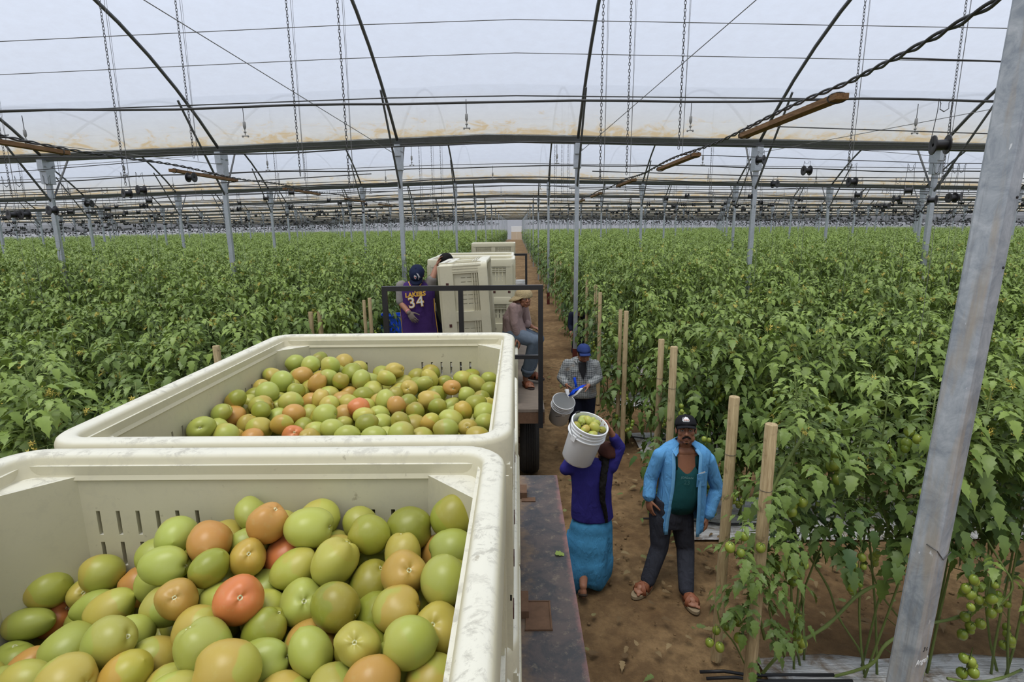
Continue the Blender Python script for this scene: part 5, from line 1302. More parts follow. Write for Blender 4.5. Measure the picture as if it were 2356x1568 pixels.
def cap(parent, H, mat, s=1.0, brim_mat=None, tilt=0.0, yaw=0.0, name='cap', droop=.03, length=.075):
    """baseball cap: crown, brim, button; returns the crown and its matrix"""
    Hc = H @ Matrix.Rotation(yaw, 4, 'Z') @ Matrix.Rotation(tilt, 4, 'X'); m = MB(); rings = []
    for i in range(11):
        t = i / 10 * PI / 2; w = .087 * math.cos(t) ** .8 + (.0035 if i == 0 else 0); z = .034 + .088 * math.sin(t) ** .92
        rings.append([(s * w * .97 * math.cos(a), s * (-.010 + w * 1.17 * math.sin(a) + (.010 * math.sin(a) if i < 3 else 0)), s * (z + (.004 * (i < 8)) * abs(math.cos(3 * a)))) for a in [2 * PI * j / 36 for j in range(36)]])
    rings[-1] = [(p[0] * .05, -.01 * s + (p[1] + .01 * s) * .05, p[2]) for p in rings[-1]]
    m.rings(rings, cap=False); m.ell((0, -.010 * s, .124 * s), (.007 * s, .007 * s, .004 * s)); m.xf(Hc)
    o = m.build(name, mat, parent, smooth=True); md = o.modifiers.new('t', 'SOLIDIFY'); md.thickness = .003; md.offset = 1
    m = MB(); top = []; n = 17
    for r_ in range(6):
        q = r_ / 5; row = []
        for j in range(n):
            a = (j / (n - 1) - .5) * 2.1; x = .084 * math.sin(a) * (1 + .02 * q); y = .090 * math.cos(a) - .012 + q * length * math.cos(a * .55) ** .6; z = .043 - droop * q ** 1.3 * .5 - .022 * (1 - math.cos(a)) * (0.4 + q) * 1.2
            row.append((s * x, s * y, s * z))
        top.append(row)
    m.rings(top, cap=False, closed=False); m.xf(Hc); b = m.build('brim', brim_mat or mat, o, smooth=True); md = b.modifiers.new('t', 'SOLIDIFY'); md.thickness = .004
    return o, Hc
def limb(m, pts, rad, n=14):
    pts = [Vector(p) for p in pts]; P = []; Rr = []
    for i in range(len(pts) - 1):
        for k in range(4): t = k / 4; P.append(pts[i].lerp(pts[i + 1], t)); Rr.append(rad[i] * (1 - t) + rad[i + 1] * t)
    P.append(pts[-1]); Rr.append(rad[-1]); m.tube(P, Rr, n)
    for p, r_ in zip(pts, rad): m.ell(tuple(p), (r_, r_, r_), None, n, 9)
def hand(m, wr, d, nrm, side, curl=0.35, s=1.0, spread=0.05, thumb_in=0.4):
    """wr wrist, d towards the fingers, nrm palm facing, side +1/-1: which side the thumb leaves (along d x nrm)"""
    d = Vector(d).normalized(); nrm = Vector(nrm); nrm = (nrm - d * d.dot(nrm)).normalized(); lat = d.cross(nrm) * side; wr = Vector(wr)
    rot = Matrix(((lat.x, d.x, nrm.x), (lat.y, d.y, nrm.y), (lat.z, d.z, nrm.z)))
    m.ell(tuple(wr + d * .050 * s), (.040 * s, .054 * s, .0155 * s), rot, 14, 10); m.ell(tuple(wr + d * .072 * s - lat * .002 * s), (.041 * s, .022 * s, .013 * s), rot, 14, 10); m.ell(tuple(wr + d * .03 * s + lat * .024 * s + nrm * .006 * s), (.017 * s, .030 * s, .014 * s), rot)
    for i, (o, L, r_) in enumerate(((.031, .070, .0084), (.0105, .078, .0088), (-.0105, .073, .0084), (-.031, .058, .0074))):
        p = wr + d * (.084 - .006 * abs(i - 1.3)) * s + lat * o * s; dd = (d + lat * spread * (1.5 - i)).normalized(); pts = [p - dd * .015 * s, p]; c = curl * (.85 + .12 * i)
        for q, f in enumerate((.45, .32, .23)):
            ang = c * (0.6, 1.1, .8)[q]; dd = (dd * math.cos(ang) + nrm * math.sin(ang)).normalized(); nn = nrm
            p = p + dd * L * f * s; pts.append(p.copy())
        m.tube(pts, [r_ * s, r_ * s, r_ * .97 * s, r_ * .9 * s, r_ * .78 * s], 9); m.ell(tuple(pts[-1]), (r_ * .78 * s,) * 3)
    p = wr + d * .018 * s + lat * .028 * s + nrm * .004 * s; dd = (d * .75 + lat * .75 + nrm * thumb_in).normalized(); pts = [p]
    for f in (.036, .032, .026): p = p + dd * f * s; pts.append(p.copy()); dd = (dd + d * .35 + nrm * thumb_in * .5).normalized()
    m.tube(pts, [.0125 * s, .0108 * s, .0098 * s, .0078 * s], 9); m.ell(tuple(pts[-1]), (.0078 * s,) * 3)
def foot(m, ank, d, s=1.0):
    d = Vector((d[0], d[1], 0)).normalized(); lat = Vector((-d.y, d.x, 0)); rot = Matrix(((lat.x, d.x, 0), (lat.y, d.y, 0), (0, 0, 1))); a = Vector(ank)
    z0 = a.z - .085 * s
    m.ell(tuple(a + Vector((0, 0, -.055 * s)) - d * .015 * s), (.032 * s, .045 * s, .034 * s), rot); m.ell(tuple(a + d * .06 * s + Vector((0, 0, -.048 * s))), (.040 * s, .085 * s, .032 * s), rot); m.ell(tuple(a + d * .125 * s + Vector((0, 0, -.066 * s))), (.046 * s, .045 * s, .018 * s), rot)
    for i in range(5):
        c = a + d * (.172 - .008 * i * (1 if i else 0) - .003 * i) * s + lat * (.030 - .0155 * i) * s + Vector((0, 0, -.070 * s)); r_ = (.0125 if i == 0 else .009) * s; m.ell(tuple(c), (r_, .019 * s, r_), rot)
def sandal(parent, ank, d, s=1.0, mat=None, sole=None):
    d = Vector((d[0], d[1], 0)).normalized(); lat = Vector((-d.y, d.x, 0)); a = Vector(ank); o = None; m = MB(); pts = []
    for j in range(24):
        t = 2 * PI * j / 24; l = math.cos(t) * .125 * s; w = math.sin(t) * (.050 + .012 * math.cos(t)) * s; pts.append(a + d * (.070 * s + l * 1.12) + lat * w)
    m.rings([[(p.x, p.y, z) for p in pts] for z in (a.z - .108 * s, a.z - .084 * s)]); o = m.build('sandal', sole, parent)
    m = MB(); m.cur = 0; P = lambda f, l, z: tuple(a + d * f * s + lat * l * s + Vector((0, 0, z * s)))
    m.tube([P(.05, .050, -.090), P(.07, .040, -.035), P(.09, .0, -.018), P(.12, -.040, -.040), P(.13, -.052, -.088)], [(.022 * s, .003 * s)] * 5, 8, up=(d.x, d.y, 0))
    m.tube([P(.05, -.050, -.090), P(.07, -.040, -.033), P(.09, .0, -.014), P(.12, .040, -.040), P(.13, .052, -.088)], [(.022 * s, .003 * s)] * 5, 8, up=(d.x, d.y, 0))
    m.tube([P(.03, .042, -.090), P(-.02, .040, -.045), P(-.050, 0, -.038), P(-.02, -.040, -.045), P(.03, -.042, -.090)], [(.010 * s, .003 * s)] * 5, 8, up=(0, 0, 1))
    m.build('straps', mat, o, smooth=True); return o
def loft(m, rows, n=28, fold=0.0, seed=0, ang0=0.0, ang1=2 * PI, fdir=0.0, cap=False):
    """rows: (cx, cy, cz, rx, ry[, foldamp]); angle measured from the front (-Y turned by fdir)"""
    r = random.Random(seed); ph = [r.uniform(0, 6) for _ in range(4)]; closed = abs(ang1 - ang0 - 2 * PI) < 1e-6; rings = []
    for i, row in enumerate(rows):
        cx, cy_, cz, rx, ry = row[:5]; f = row[5] if len(row) > 5 else fold; ring = []; nn = n if closed else n + 1
        for j in range(nn):
            a = ang0 + (ang1 - ang0) * j / n; w = 1 + f * (math.sin(7 * a + ph[0] + i * .35) + .6 * math.sin(12 * a + ph[1] - i * .5)) ; x = rx * math.sin(a) * w; y = -ry * math.cos(a) * w
            ca, sa = math.cos(fdir), math.sin(fdir); ring.append((cx + x * ca - y * sa, cy_ + x * sa + y * ca, cz + (row[6] * math.sin(5 * a + ph[2]) if len(row) > 6 else 0)))
        rings.append(ring)
    m.rings(rings, cap=cap and closed, closed=closed)
def thick(o, t=.004):
    md = o.modifiers.new('t', 'SOLIDIFY'); md.thickness = t; md.offset = 1; return o
def person(base, label): return empty('person', base, 0, label, 'person')
denim = m_cloth('dark_grey_trousers', (0.030, 0.032, 0.042), .35, .6); navy = m_cloth('navy_trousers', (0.012, 0.014, 0.028), .3, .6)

# ------------------------------------------------------------------ man in the open blue shirt
YB = 4.60; B1 = Vector((dp(1545, 1200, YB)[0], YB, 0)); o = p1 = person(tuple(B1), 'man in open light blue shirt, green tank top and black cap, facing the camera')
def J(px, py, dy=0.0, yb=YB, b=B1): return Vector(dp(px, py, yb + dy)) - b
H1 = fr(J(1578, 988, -.03), (-.25, -1, .26), (-.06, 0, 1)); S1 = 1.04
shL, shR = J(1515, 1040) + Vector((.014, .005, -.028)), J(1634, 1050) + Vector((-.014, .005, -.028)); elL, elR = J(1497, 1100, .03), J(1650, 1122, .03); wrL, wrR = J(1492, 1148, -.04), J(1626, 1190, -.05)
hpL, hpR = J(1520, 1190), J(1568, 1192); knL, knR = J(1517, 1258, -.03), J(1577, 1262, -.02)
anL = Vector(gp(1492, 1327, .10)) - B1; anR = Vector(gp(1580, 1348, .10)) - B1
chest = (shL + shR) / 2 + Vector((0, 0, .028)); pel = (hpL + hpR) / 2
m = MB(); head(m, H1, S1, 1.1); nk = H1 @ Vector((0, -.02, -.06)); limb(m, [nk, chest + Vector((0, .01, .10)), chest + Vector((0, .02, .02))], [.062, .066, .09])
m.ell(tuple(chest + Vector((0, .01, .035))), (.145, .085, .055), None, 18, 10)
zz = [chest.z + .02, chest.z - .08, chest.z - .22, chest.z - .34, pel.z + .06, pel.z - .02]; loft(m, [(chest.x * .98, .02, zz[0], .155, .09), (chest.x, .01, zz[1], .165, .105), (chest.x * .9, -.01, zz[2], .155, .115), (chest.x * .6 + pel.x * .4, -.02, zz[3], .155, .125), (pel.x, 0, zz[4], .155, .11), (pel.x, 0, zz[5], .14, .10)], cap=True)
for a, b_, c in ((shL, elL, wrL), (shR, elR, wrR)): limb(m, [a, b_, c], [.046, .038, .027])
for a, b_, c in ((hpL, knL, anL), (hpR, knR, anR)): limb(m, [a, b_, c], [.085, .055, .037])
hand(m, wrL, (.12, -.15, -1), (.55, .3, -.1), 1, .38, 1.03); hand(m, wrR, (-.12, -.25, -1), (-.5, .3, 0), -1, .75, 1.03)
fdL, fdR = (-.75, -.65), (.12, -1); foot(m, anL, fdL, 1.05); foot(m, anR, fdR, 1.05)
organic('body', m, .0048, SK, o, 2); face_bits(o, H1, S1, 2, (0, .2)); hair_cap(o, H1, S1)
ck, Hc = cap(o, H1, m_cloth('black_cap_cloth', (0.014, 0.014, 0.016), .2, .1), S1, tilt=.10, droop=.05, length=.06)
# white crest on the cap front : castle-like blotch over a line of letters
mw_ = m_plain('white_thread', (0.72, 0.70, 0.70), .8); mo_ = m_plain('orange_thread', (.6, .22, .12), .8)
m = MB()
def on_cap(u, v, off=.004):   # u across, v up from the brim
    a = u / .086; w = .087 * math.cos(v) ** .8; return Hc @ (Vector((w * .97 * math.sin(a), -.010 + w * 1.17 * math.cos(a) + .010 * math.cos(a), .034 + .088 * math.sin(v) ** .92)) * S1 + Vector((0, off, 0)))
def patch(m, u0, u1, v0, v1, off=.006):
    n = 6; P = [[on_cap(u0 + (u1 - u0) * i / n, v0 + (v1 - v0) * j / 3, off) for i in range(n + 1)] for j in range(4)]; m.rings([[tuple(p) for p in r_] for r_ in P], cap=False, closed=False)
for u0, u1, v0, v1 in ((-.030, .028, .42, .52), (-.026, .024, .52, .66), (-.020, .020, .66, .78), (-.014, -.004, .78, .86), (.000, .012, .78, .90), (.028, .033, .40, .80)): patch(m, u0, u1, v0, v1)
m.build('crest', mw_, ck); m = MB(); [patch(m, a, a + .007, .44, .56, .0072) for a in (-.022, -.008, .008)]; m.build('crest_detail', mo_, ck)
m = MB(); [patch(m, -.026 + i * .0068, -.0215 + i * .0068, .30, .36) for i in range(8)]; m.build('lettering', mw_, ck)
tank = m_cloth('dark_teal_jersey', (0.010, 0.062, 0.066), .15, .2); m = MB()
c = chest; loft(m, [(c.x, -.005, c.z - .075, .105, .108), (c.x, 0, c.z - .14, .165, .122), (c.x, -.01, c.z - .22, .172, .134), (c.x * .85, -.02, c.z - .32, .170, .145), (c.x * .6, -.02, c.z - .42, .165, .142), (c.x * .4, -.01, c.z - .495, .160, .130)], 36, .006, 3, fdir=-.15)
for e in (-1, 1): m.tube([c + Vector((e * .075, -.085, -.10)), c + Vector((e * .088, -.060, -.0)), c + Vector((e * .085, .0, .065)), c + Vector((e * .08, .07, .03))], [(.030, .006)] * 4, 10, up=(1, 0, 0))
for i_, v_ in enumerate(m.v):
    if v_[1] < -.02 and v_[2] > c.z - .16 and i_ < 40 * 3:
        g_ = math.exp(-((v_[0] - c.x) / .075) ** 2) * (1 if v_[2] > c.z - .10 else .35); m.v[i_] = (v_[0], v_[1], v_[2] - .055 * g_ + .035 * (1 - g_) * (v_[2] > c.z - .10))
tk = thick(m.build('tank_top', tank, o, smooth=True), .003)
pale = m_plain('pale_print', (0.16, 0.30, 0.30), .8)
l1 = text_mesh('JORDAN', .026, pale); t_ = link('lettering', l1, tk, (c.x - .012, -.152, c.z - .155), (PI/2, 0, -.15))
l1 = text_mesh('23', .052, m_plain('faint_print', (0.05, 0.16, 0.16), .8)); link('number', l1, tk, (c.x - .014, -.1565, c.z - .205), (PI/2, 0, -.15))
shirt = m_cloth('light_blue_shirt', (0.115, 0.33, 0.62), .14, .65); m = MB()
rows = [(c.x, .045, c.z + .125, .072, .065), (c.x, .030, c.z + .110, .105, .085), (c.x, .018, c.z + .082, .170, .095), (c.x, .010, c.z + .035, .225, .112), (c.x, .004, c.z - .07, .205, .142), (c.x, 0, c.z - .18, .198, .158), (c.x * .95, -.005, c.z - .30, .200, .165), (c.x * .9, -.008, c.z - .42, .208, .168), (c.x * .8, -.010, c.z - .54, .212, .168), (c.x * .8, -.010, c.z - .66, .212, .165), (c.x * .8, -.010, c.z - .70, .212, .165)]
rows = [r_ + (.008 + .002 * i,) for i, r_ in enumerate(rows)]; op = [.50, .55, .50, .52, .55, .58, .60, .62, .66, .70, .70]; rings = []
n = 44; r_0 = random.Random(8); ph = r_0.uniform(0, 6)
for i, row in enumerate(rows):
    cx, cy_, cz, rx, ry, f = row; ring = []
    for j in range(n + 1):
        a = op[i] + .05 + (2 * PI - 2 * op[i]) * j / n; u = j / n
        w = 1 + f * (math.sin(9 * a + ph + i * .3) + .6 * math.sin(17 * a - i * .4)); x = rx * math.sin(a) * w; y = -ry * math.cos(a) * w; ca, sa = math.cos(-.15), math.sin(-.15)
        z = cz
        if i >= 9: z += .05 * (.5 + .5 * math.cos(2 * (a))) * -1 * 1.0 + (.06 if a > PI else .10) * (abs(math.sin(a)))
        if i >= 9 and u < .14: z -= .04
        ring.append((cx + x * ca - y * sa, cy_ + x * sa + y * ca, z))
    rings.append(ring)
m.rings(rings, cap=False, closed=False); sh1 = thick(m.build('shirt', shirt, o, smooth=True), .004)
m = MB()
for a, b_, c2, cut in ((shL, elL, wrL, .84), (shR, elR, wrR, .88)):
    q = b_.lerp(c2, cut); e_ = 1 if a is shR else -1; a_ = a.copy(); limb(m, [a_, b_, q], [.062, .060, .052], 20); limb(m, [c + Vector((e_ * .075, .02, .070)), a_ + Vector((-e_ * .02, 0, .008))], [.045, .060], 16); d_ = (q - b_).normalized(); m.tube([q - d_ * .06, q - d_ * .055, q + d_ * .012, q + d_ * .014], [.052, .058, .056, .04], 20)
organic('sleeves', m, .008, shirt, sh1, 2)
m = MB()   # collar wings, button plackets, pocket
for e in (-1, 1):
    m.add([tuple(c + Vector(v)) for v in ((e * .062, -.035, .105), (e * .085, .03, .125), (e * .130, -.045, .070), (e * .105, -.118, .030), (e * .075, -.085, .055))], [[0, 1, 2, 3, 4] if e > 0 else [4, 3, 2, 1, 0]])
thick(m.build('collar', shirt, sh1), .006)
m = MB()
for side in (0, -1):
    m.tube([Vector(rings[i][side]) for i in range(2, 11)], [(.017, .004)] * 9, 8, up=(1, .15, 0))
m.build('placket', m_cloth('pale_blue_edging', (0.16, 0.40, 0.68), .1, .3), sh1, smooth=True)
pk = c + Vector((.112, -.148, -.17)); m = MB(); m.box(tuple(pk), (.095, .005, .115), Matrix.Rotation(.38, 3, 'Z')); m.build('pocket', shirt, sh1)
m = MB(); m.box(tuple(pk + Vector((0, .001, .062))), (.07, .002, .012), Matrix.Rotation(.38, 3, 'Z') @ Matrix.Rotation(-.12, 3, 'Y')); m.build('paper_slip', M['white'], sh1)
m = MB()
for h, k, a in ((hpL, knL, anL), (hpR, knR, anR)): limb(m, [h + Vector((0, .0, .02)), k, a + Vector((0, 0.01, -.03))], [.105, .080, .066], 18)
loft(m, [(pel.x, 0, pel.z + .20, .158, .122), (pel.x, 0, pel.z + .11, .168, .128), (pel.x, 0, pel.z + .03, .168, .13), (pel.x, 0, pel.z - .06, .155, .12)], cap=True); organic('trousers', m, .010, denim, o, 3)
leather = m_plain('brown_leather_strap', (0.22, 0.075, 0.035), .55, .3, var=.25); sole = m_plain('tan_sole', (.26, .20, .12), .8)
sandal(o, anL, fdL, 1.05, leather, sole); sandal(o, anR, fdR, 1.05, leather, sole)

# ------------------------------------------------------------------ woman carrying the bucket on her shoulder, from behind
Y2 = 4.50; B2 = Vector((dp(1350, 1250, Y2)[0], Y2, 0)); o = p2 = person(tuple(B2), 'woman seen from behind in purple-blue sweater and turquoise skirt, carrying a bucket')
def J2(px, py, dy=0.0): return J(px, py, dy, Y2, B2)
H2 = fr(J2(1398, 1048, .06), (.15, 1, -.05), (.12, 0, 1)); c = J2(1362, 1078, 0); pel = J2(1362, 1195)
sL, sR = c + Vector((-.15, 0, .02)), c + Vector((.155, 0, .03)); eL, wL = J2(1302, 1078, .02), J2(1322, 1040, .16); eR, wR = J2(1424, 1028, .03), J2(1403, 988, -.02)
m = MB(); head(m, H2, .95); limb(m, [H2 @ Vector((0, -.01, -.06)), c + Vector((.03, 0, .02))], [.052, .062])
loft(m, [(c.x, 0, c.z + .04, .12, .07), (c.x, 0, c.z - .05, .145, .09), (c.x, 0, c.z - .25, .125, .09), (pel.x, 0, pel.z, .15, .10), (pel.x, 0, pel.z - .08, .13, .09)], cap=True)
for a, b_, w in ((sL, eL, wL), (sR, eR, wR)): limb(m, [a, b_, w], [.043, .034, .023])
aL = Vector(gp(1342, 1348, .16)) - B2; aR = Vector(gp(1357, 1318, .10)) - B2
for h, k, a in ((pel + Vector((-.07, 0, -.06)), pel + Vector((-.06, .05, -.42)), aL), (pel + Vector((.07, 0, -.06)), pel + Vector((.05, .12, -.42)), aR)): limb(m, [h, k, a], [.08, .05, .032])
hand(m, wR, (-.35, .1, .8), (-.6, -.2, -.5), 1, .95, .92); hand(m, wL, (.5, .6, .5), (.3, -.3, 1), 1, .5, .92)
foot(m, aR, (.1, 1), .95)
# heel raised foot
m.ell(tuple(aL + Vector((0, -.01, -.05))), (.03, .035, .05)); m.ell(tuple(aL + Vector((0, .06, -.10))), (.038, .07, .03), Matrix.Rotation(-.6, 3, 'X'))
organic('body', m, .0055, SK, o, 2)
sw = m_cloth('violet_blue_knit', (0.028, 0.024, 0.16), .22, .6, scale=7); m = MB()
loft(m, [(c.x + .02, 0, c.z + .085, .055, .05), (c.x + .01, 0, c.z + .06, .12, .085), (c.x, 0, c.z + .01, .185, .105), (c.x, 0, c.z - .08, .180, .12), (c.x, 0, c.z - .2, .170, .125), (c.x, 0, c.z - .32, .175, .13), (pel.x, 0, pel.z + .03, .185, .135)], 40, .012, 4, cap=True)
for a, b_, w, q in ((sL, eL, wL, .80), (sR, eR, wR, .52)): limb(m, [a, b_, b_.lerp(w, q)], [.070, .056, .044], 18)
organic('sweater', m, .009, sw, o, 3)
sk = m_cloth('turquoise_skirt', (0.048, 0.195, 0.345), .3, .5, scale=14); rows = []
for i, (dz_, rx, ry, cy_) in enumerate(((.03, .165, .125, 0), (-.06, .185, .14, 0), (-.13, .192, .145, 0), (-.135, .200, .152, 0), (-.25, .212, .165, 0), (-.33, .222, .175, .01), (-.335, .230, .182, .01), (-.45, .235, .195, .02), (-.54, .232, .20, .03), (-.60, .20, .19, .04))):
    rows.append((pel.x - .012 * i * .6, cy_, pel.z + dz_, rx, ry, .006 + .005 * i, (.004 * i if i > 6 else 0)))
m = MB(); loft(m, rows, 72, 0, 9); rg = thick(m.build('skirt', sk, o, smooth=True), .004)
cp, H_ = cap(o, H2, m_cloth('brown_cap', (0.055, 0.020, 0.014), .2, .2), .98, tilt=.10, yaw=0)
m = MB(); bp = [J2(1394, 1052, -.02), J2(1390, 1085, -.10), J2(1386, 1120, -.145), J2(1386, 1150, -.15), J2(1393, 1180, -.145), J2(1396, 1205, -.14)]; P = []
for k in range(5):
    for t in range(8): P.append(bp[k].lerp(bp[k + 1], t / 8))
for ph in (0, 2.09, 4.19):
    m.tube([p + Vector((.017 * math.cos(i * .85 + ph), .010 * math.sin(i * .85 * 2 + ph), 0)) * (1 - .012 * i) for i, p in enumerate(P)], [.020 * (1 - .7 * (i / 40) ** 2) for i in range(len(P))], 8)
m.ell(tuple(H2 @ Vector((0, -.055, -.02))), (.075, .05, .075)); organic('hair', m, .006, HAIR, o, 1)
shoe = m_plain('dark_worn_shoe', (.045, .03, .022), .8); m = MB(); m.ell(tuple(aL + Vector((0, .03, -.10))), (.042, .11, .022), Matrix.Rotation(-.55, 3, 'X')); m.build('shoe', shoe, o, smooth=True)
m = MB(); m.ell(tuple(aR + Vector((0, .05, -.082))), (.044, .125, .018)); m.build('shoe', shoe, o, smooth=True)
# her bucket, heaped with tomatoes
bt, tp = Vector(dp(1327, 1056, Y2 - .03)), Vector(dp(1359, 972, Y2 - .14)); ax = (tp - bt).normalized(); bc = Vector(dp(1328, 1052, Y2 - .04))
rotb = ax.to_track_quat('Z', 'Y').to_matrix(); bk = bucket(tuple(bc), rotb, 'white bucket heaped with green tomatoes, carried on the woman\'s shoulder', bail=.55, yaw=.0)
for q, (u, v, h, cl, w_) in enumerate(((-.07, -.02, .345, 'y', .066), (.0, -.05, .365, 'y', .075), (-.035, .06, .35, 'g', .066), (.06, -.01, .352, 'g', .070), (.02, .035, .36, 'g', .074), (.09, .045, .335, 'g', .062), (.03, .10, .335, 'g', .06), (-.09, .05, .33, 'k', .062), (.08, -.075, .335, 'k', .062), (-.05, -.09, .335, 'g', .064), (-.11, -.03, .32, 'g', .06), (.0, .0, .31, 'g', .07))):
    p = bc + rotb @ Vector((u, v, h)); put_tomato([p, w_, (rotb @ Vector((math.cos(q * 2), math.sin(q * 2), .3))).normalized(), 1.25, cl], 900 + q, 'tomatoes in the shouldered bucket', f'{TNAME[cl]} plum tomato in the shouldered bucket, {ORD[q]} from its far rim' if q < 12 else '')

# ------------------------------------------------------------------ man in the grey checked shirt
Y3 = 7.45; B3 = Vector((dp(1338, 900, Y3)[0], Y3, 0)); o = p3 = person(tuple(B3), 'man in grey checked shirt and blue cap looking down at a bucket')
def J3(px, py, dy=0.0): return J(px, py, dy, Y3, B3)
H3 = fr(J3(1343, 813, -.05), (.12, -1, -.16), (0, -.05, 1)); c = J3(1337, 842); pel = J3(1340, 908)
sL, sR = c + Vector((-.19, 0, .05)), c + Vector((.19, 0, .04)); eL, eR = J3(1291, 868, 0), J3(1377, 868, 0); wL, wR = J3(1303, 884, -.22), J3(1354, 886, -.26)
m = MB(); head(m, H3, 1.02); limb(m, [H3 @ Vector((0, -.02, -.05)), c + Vector((0, .01, .08))], [.058, .07]); loft(m, [(c.x, 0, c.z + .08, .14, .08), (c.x, 0, c.z - .05, .16, .10), (c.x, 0, c.z - .3, .15, .11), (pel.x, 0, pel.z, .15, .10)], cap=True)
for a, b_, w in ((sL, eL, wL), (sR, eR, wR)): limb(m, [a, b_, w], [.048, .038, .026])
a3 = [Vector((-.12, 0, .10)), Vector((.10, .08, .10))]
for h, a in ((pel + Vector((-.08, 0, -.05)), a3[0]), (pel + Vector((.08, 0, -.05)), a3[1])): limb(m, [h, (h + a) / 2 + Vector((0, -.03, 0)), a], [.085, .055, .037])
hand(m, wL, (.25, -.5, -.8), (.6, -.2, -.3), 1, .9, 1.0); hand(m, wR, (-.9, -.3, -.05), (.0, .2, -1), 1, .45, 1.0)
for a in a3: foot(m, a, (.1, -1), 1.0)
organic('body', m, .0065, SK, o, 2); face_bits(o, H3, 1.02, 0, (0, -.5)); hair_cap(o, H3, 1.02); cap(o, H3, m_cloth('blue_cap', (0.026, 0.045, 0.150), .2, .1), 1.04, tilt=.06, droop=.05)
def m_check():
    t = NT('grey_checked_cloth', .9, .1); sp = t.node('ShaderNodeSeparateXYZ', {0: t.coord('Object', (1, 1, 1))}); k = 105.0
    a = t.math('GREATER_THAN', t.math('SINE', t.math('MULTIPLY', sp.outputs[0], k * 2.2)), .2); b = t.math('GREATER_THAN', t.math('SINE', t.math('MULTIPLY', sp.outputs[2], k * 2.2)), .2); d = t.math('GREATER_THAN', t.math('SINE', t.math('MULTIPLY', sp.outputs[1], k * 2.2)), .4)
    f = t.math('MULTIPLY', t.math('ADD', t.math('ADD', a, b), t.math('MULTIPLY', d, .4)), .42); dirt = t.ramp(t.noise(t.coord(), 6, 4), (.58, 0.0), (.72, .5)); c = t.mix(f, (0.34, 0.35, 0.34), (0.10, 0.11, 0.115)); t.color(t.mix(dirt, c, (.25, .17, .09))); t.bump(t.noise(t.coord(), 14, 3, .5, 1.0), .6, .03); return t.m
chk = m_check(); m = MB()
loft(m, [(c.x, .03, c.z + .125, .07, .06), (c.x, .02, c.z + .11, .12, .09), (c.x, .01, c.z + .06, .205, .115), (c.x, 0, c.z - .03, .215, .135), (c.x, 0, c.z - .15, .205, .145), (c.x, 0, c.z - .27, .205, .15), (pel.x, 0, pel.z + .02, .20, .15), (pel.x, 0, pel.z - .02, .19, .14)], 44, .012, 5, cap=True)
for a, b_, w in ((sL, eL, wL), (sR, eR, wR)): limb(m, [a + Vector((0, 0, -.015)), b_, b_.lerp(w, .85)], [.068, .062, .050], 18)
s3_ = organic('shirt', m, .009, chk, o, 2)
m = MB(); m.add([tuple(c + Vector(v)) for v in ((-.055, -.118, .085), (.050, -.118, .085), (.060, -.148, .0), (.030, -.158, -.10), (.012, -.160, -.15), (-.052, -.148, .0))], [[0, 5, 4, 3, 2, 1]]); thick(m.build('undershirt', m_plain('black_cotton', (.012, .012, .013), .9), o), .012)
m = MB()
for e in (-1, 1): m.add([tuple(c + Vector(v)) for v in ((e * .045, -.06, .125), (e * .085, .01, .135), (e * .11, -.07, .10), (e * .075, -.125, .065))], [[0, 1, 2, 3]])
thick(m.build('collar', chk, s3_), .006); m = MB()
for e in (-1, 1): m.box(tuple(c + Vector((e * .105, -.135, -.07))), (.09, .006, .10), Matrix.Rotation(.3 * e, 3, 'Z')); m.box(tuple(c + Vector((e * .105, -.139, -.035))), (.096, .006, .03), Matrix.Rotation(.3 * e, 3, 'Z'))
m.build('chest_pockets', chk, s3_); m = MB()
for h, a in ((pel + Vector((-.08, 0, 0)), a3[0]), (pel + Vector((.08, 0, 0)), a3[1])): limb(m, [h, (h + a) / 2 + Vector((0, -.03, 0)), a + Vector((0, 0, -.03))], [.11, .085, .075], 16)
organic('trousers', m, .011, navy, o, 2); m = MB()
for a in a3: m.ell(tuple(a + Vector((.01, -.07, -.07))), (.05, .14, .05))
m.build('shoes', shoe, o, smooth=True)
bt = Vector(dp(1284, 964, Y3 - .10)); tp = Vector(dp(1300, 914, Y3 - .30)); axb = (tp - bt).normalized()
bucket(tuple(bt), axb.to_track_quat('Z', 'Y').to_matrix(), 'empty greyish-white bucket tilted in the hand of the man in the checked shirt', bail=-.9, yaw=1.3, grip=False)
# blue and white rags held over it
def rag(pts, mat, name, lab, cat='rag', w=.05, seed=0):
    r = random.Random(seed); m = MB(); rings = []
    for i, p in enumerate(pts):
        p = Vector(p); rings.append([tuple(p + Vector((w * math.cos(a) * (1 + .4 * math.sin(3 * a + i)), w * .5 * math.sin(a) * (1 + .4 * math.cos(4 * a - i)), .35 * w * math.sin(2 * a + i)))) for a in [2 * PI * k / 14 for k in range(14)]]); 
    m.rings(rings); o_ = m.build(name, mat, smooth=True); return tag(o_, lab, cat)
bl = m_cloth('bright_blue_rag', (0.012, 0.07, 0.62), .2, .6); wh = m_cloth('white_rag', (.62, .62, .63), .1, .6)
rag([dp(1343, 886, 7.16), dp(1331, 893, 7.12), dp(1322, 898, 7.10), dp(1314, 908, 7.08)], bl, 'blue_cloth', 'crumpled bright blue cloth in the hands of the man in the checked shirt', 'cloth', .032, 1)
rag([dp(1322, 868, 7.14), dp(1323, 878, 7.14), dp(1325, 890, 7.11)], bl, 'blue_ribbon', 'blue strip of cloth standing up from the crumpled blue cloth', 'cloth', .014, 2)
rag([dp(1338, 893, 7.08), dp(1328, 905, 7.06), dp(1316, 912, 7.05)], wh, 'white_cloth', 'white cloth folded under the blue cloth over the tilted bucket', 'cloth', .020, 3)
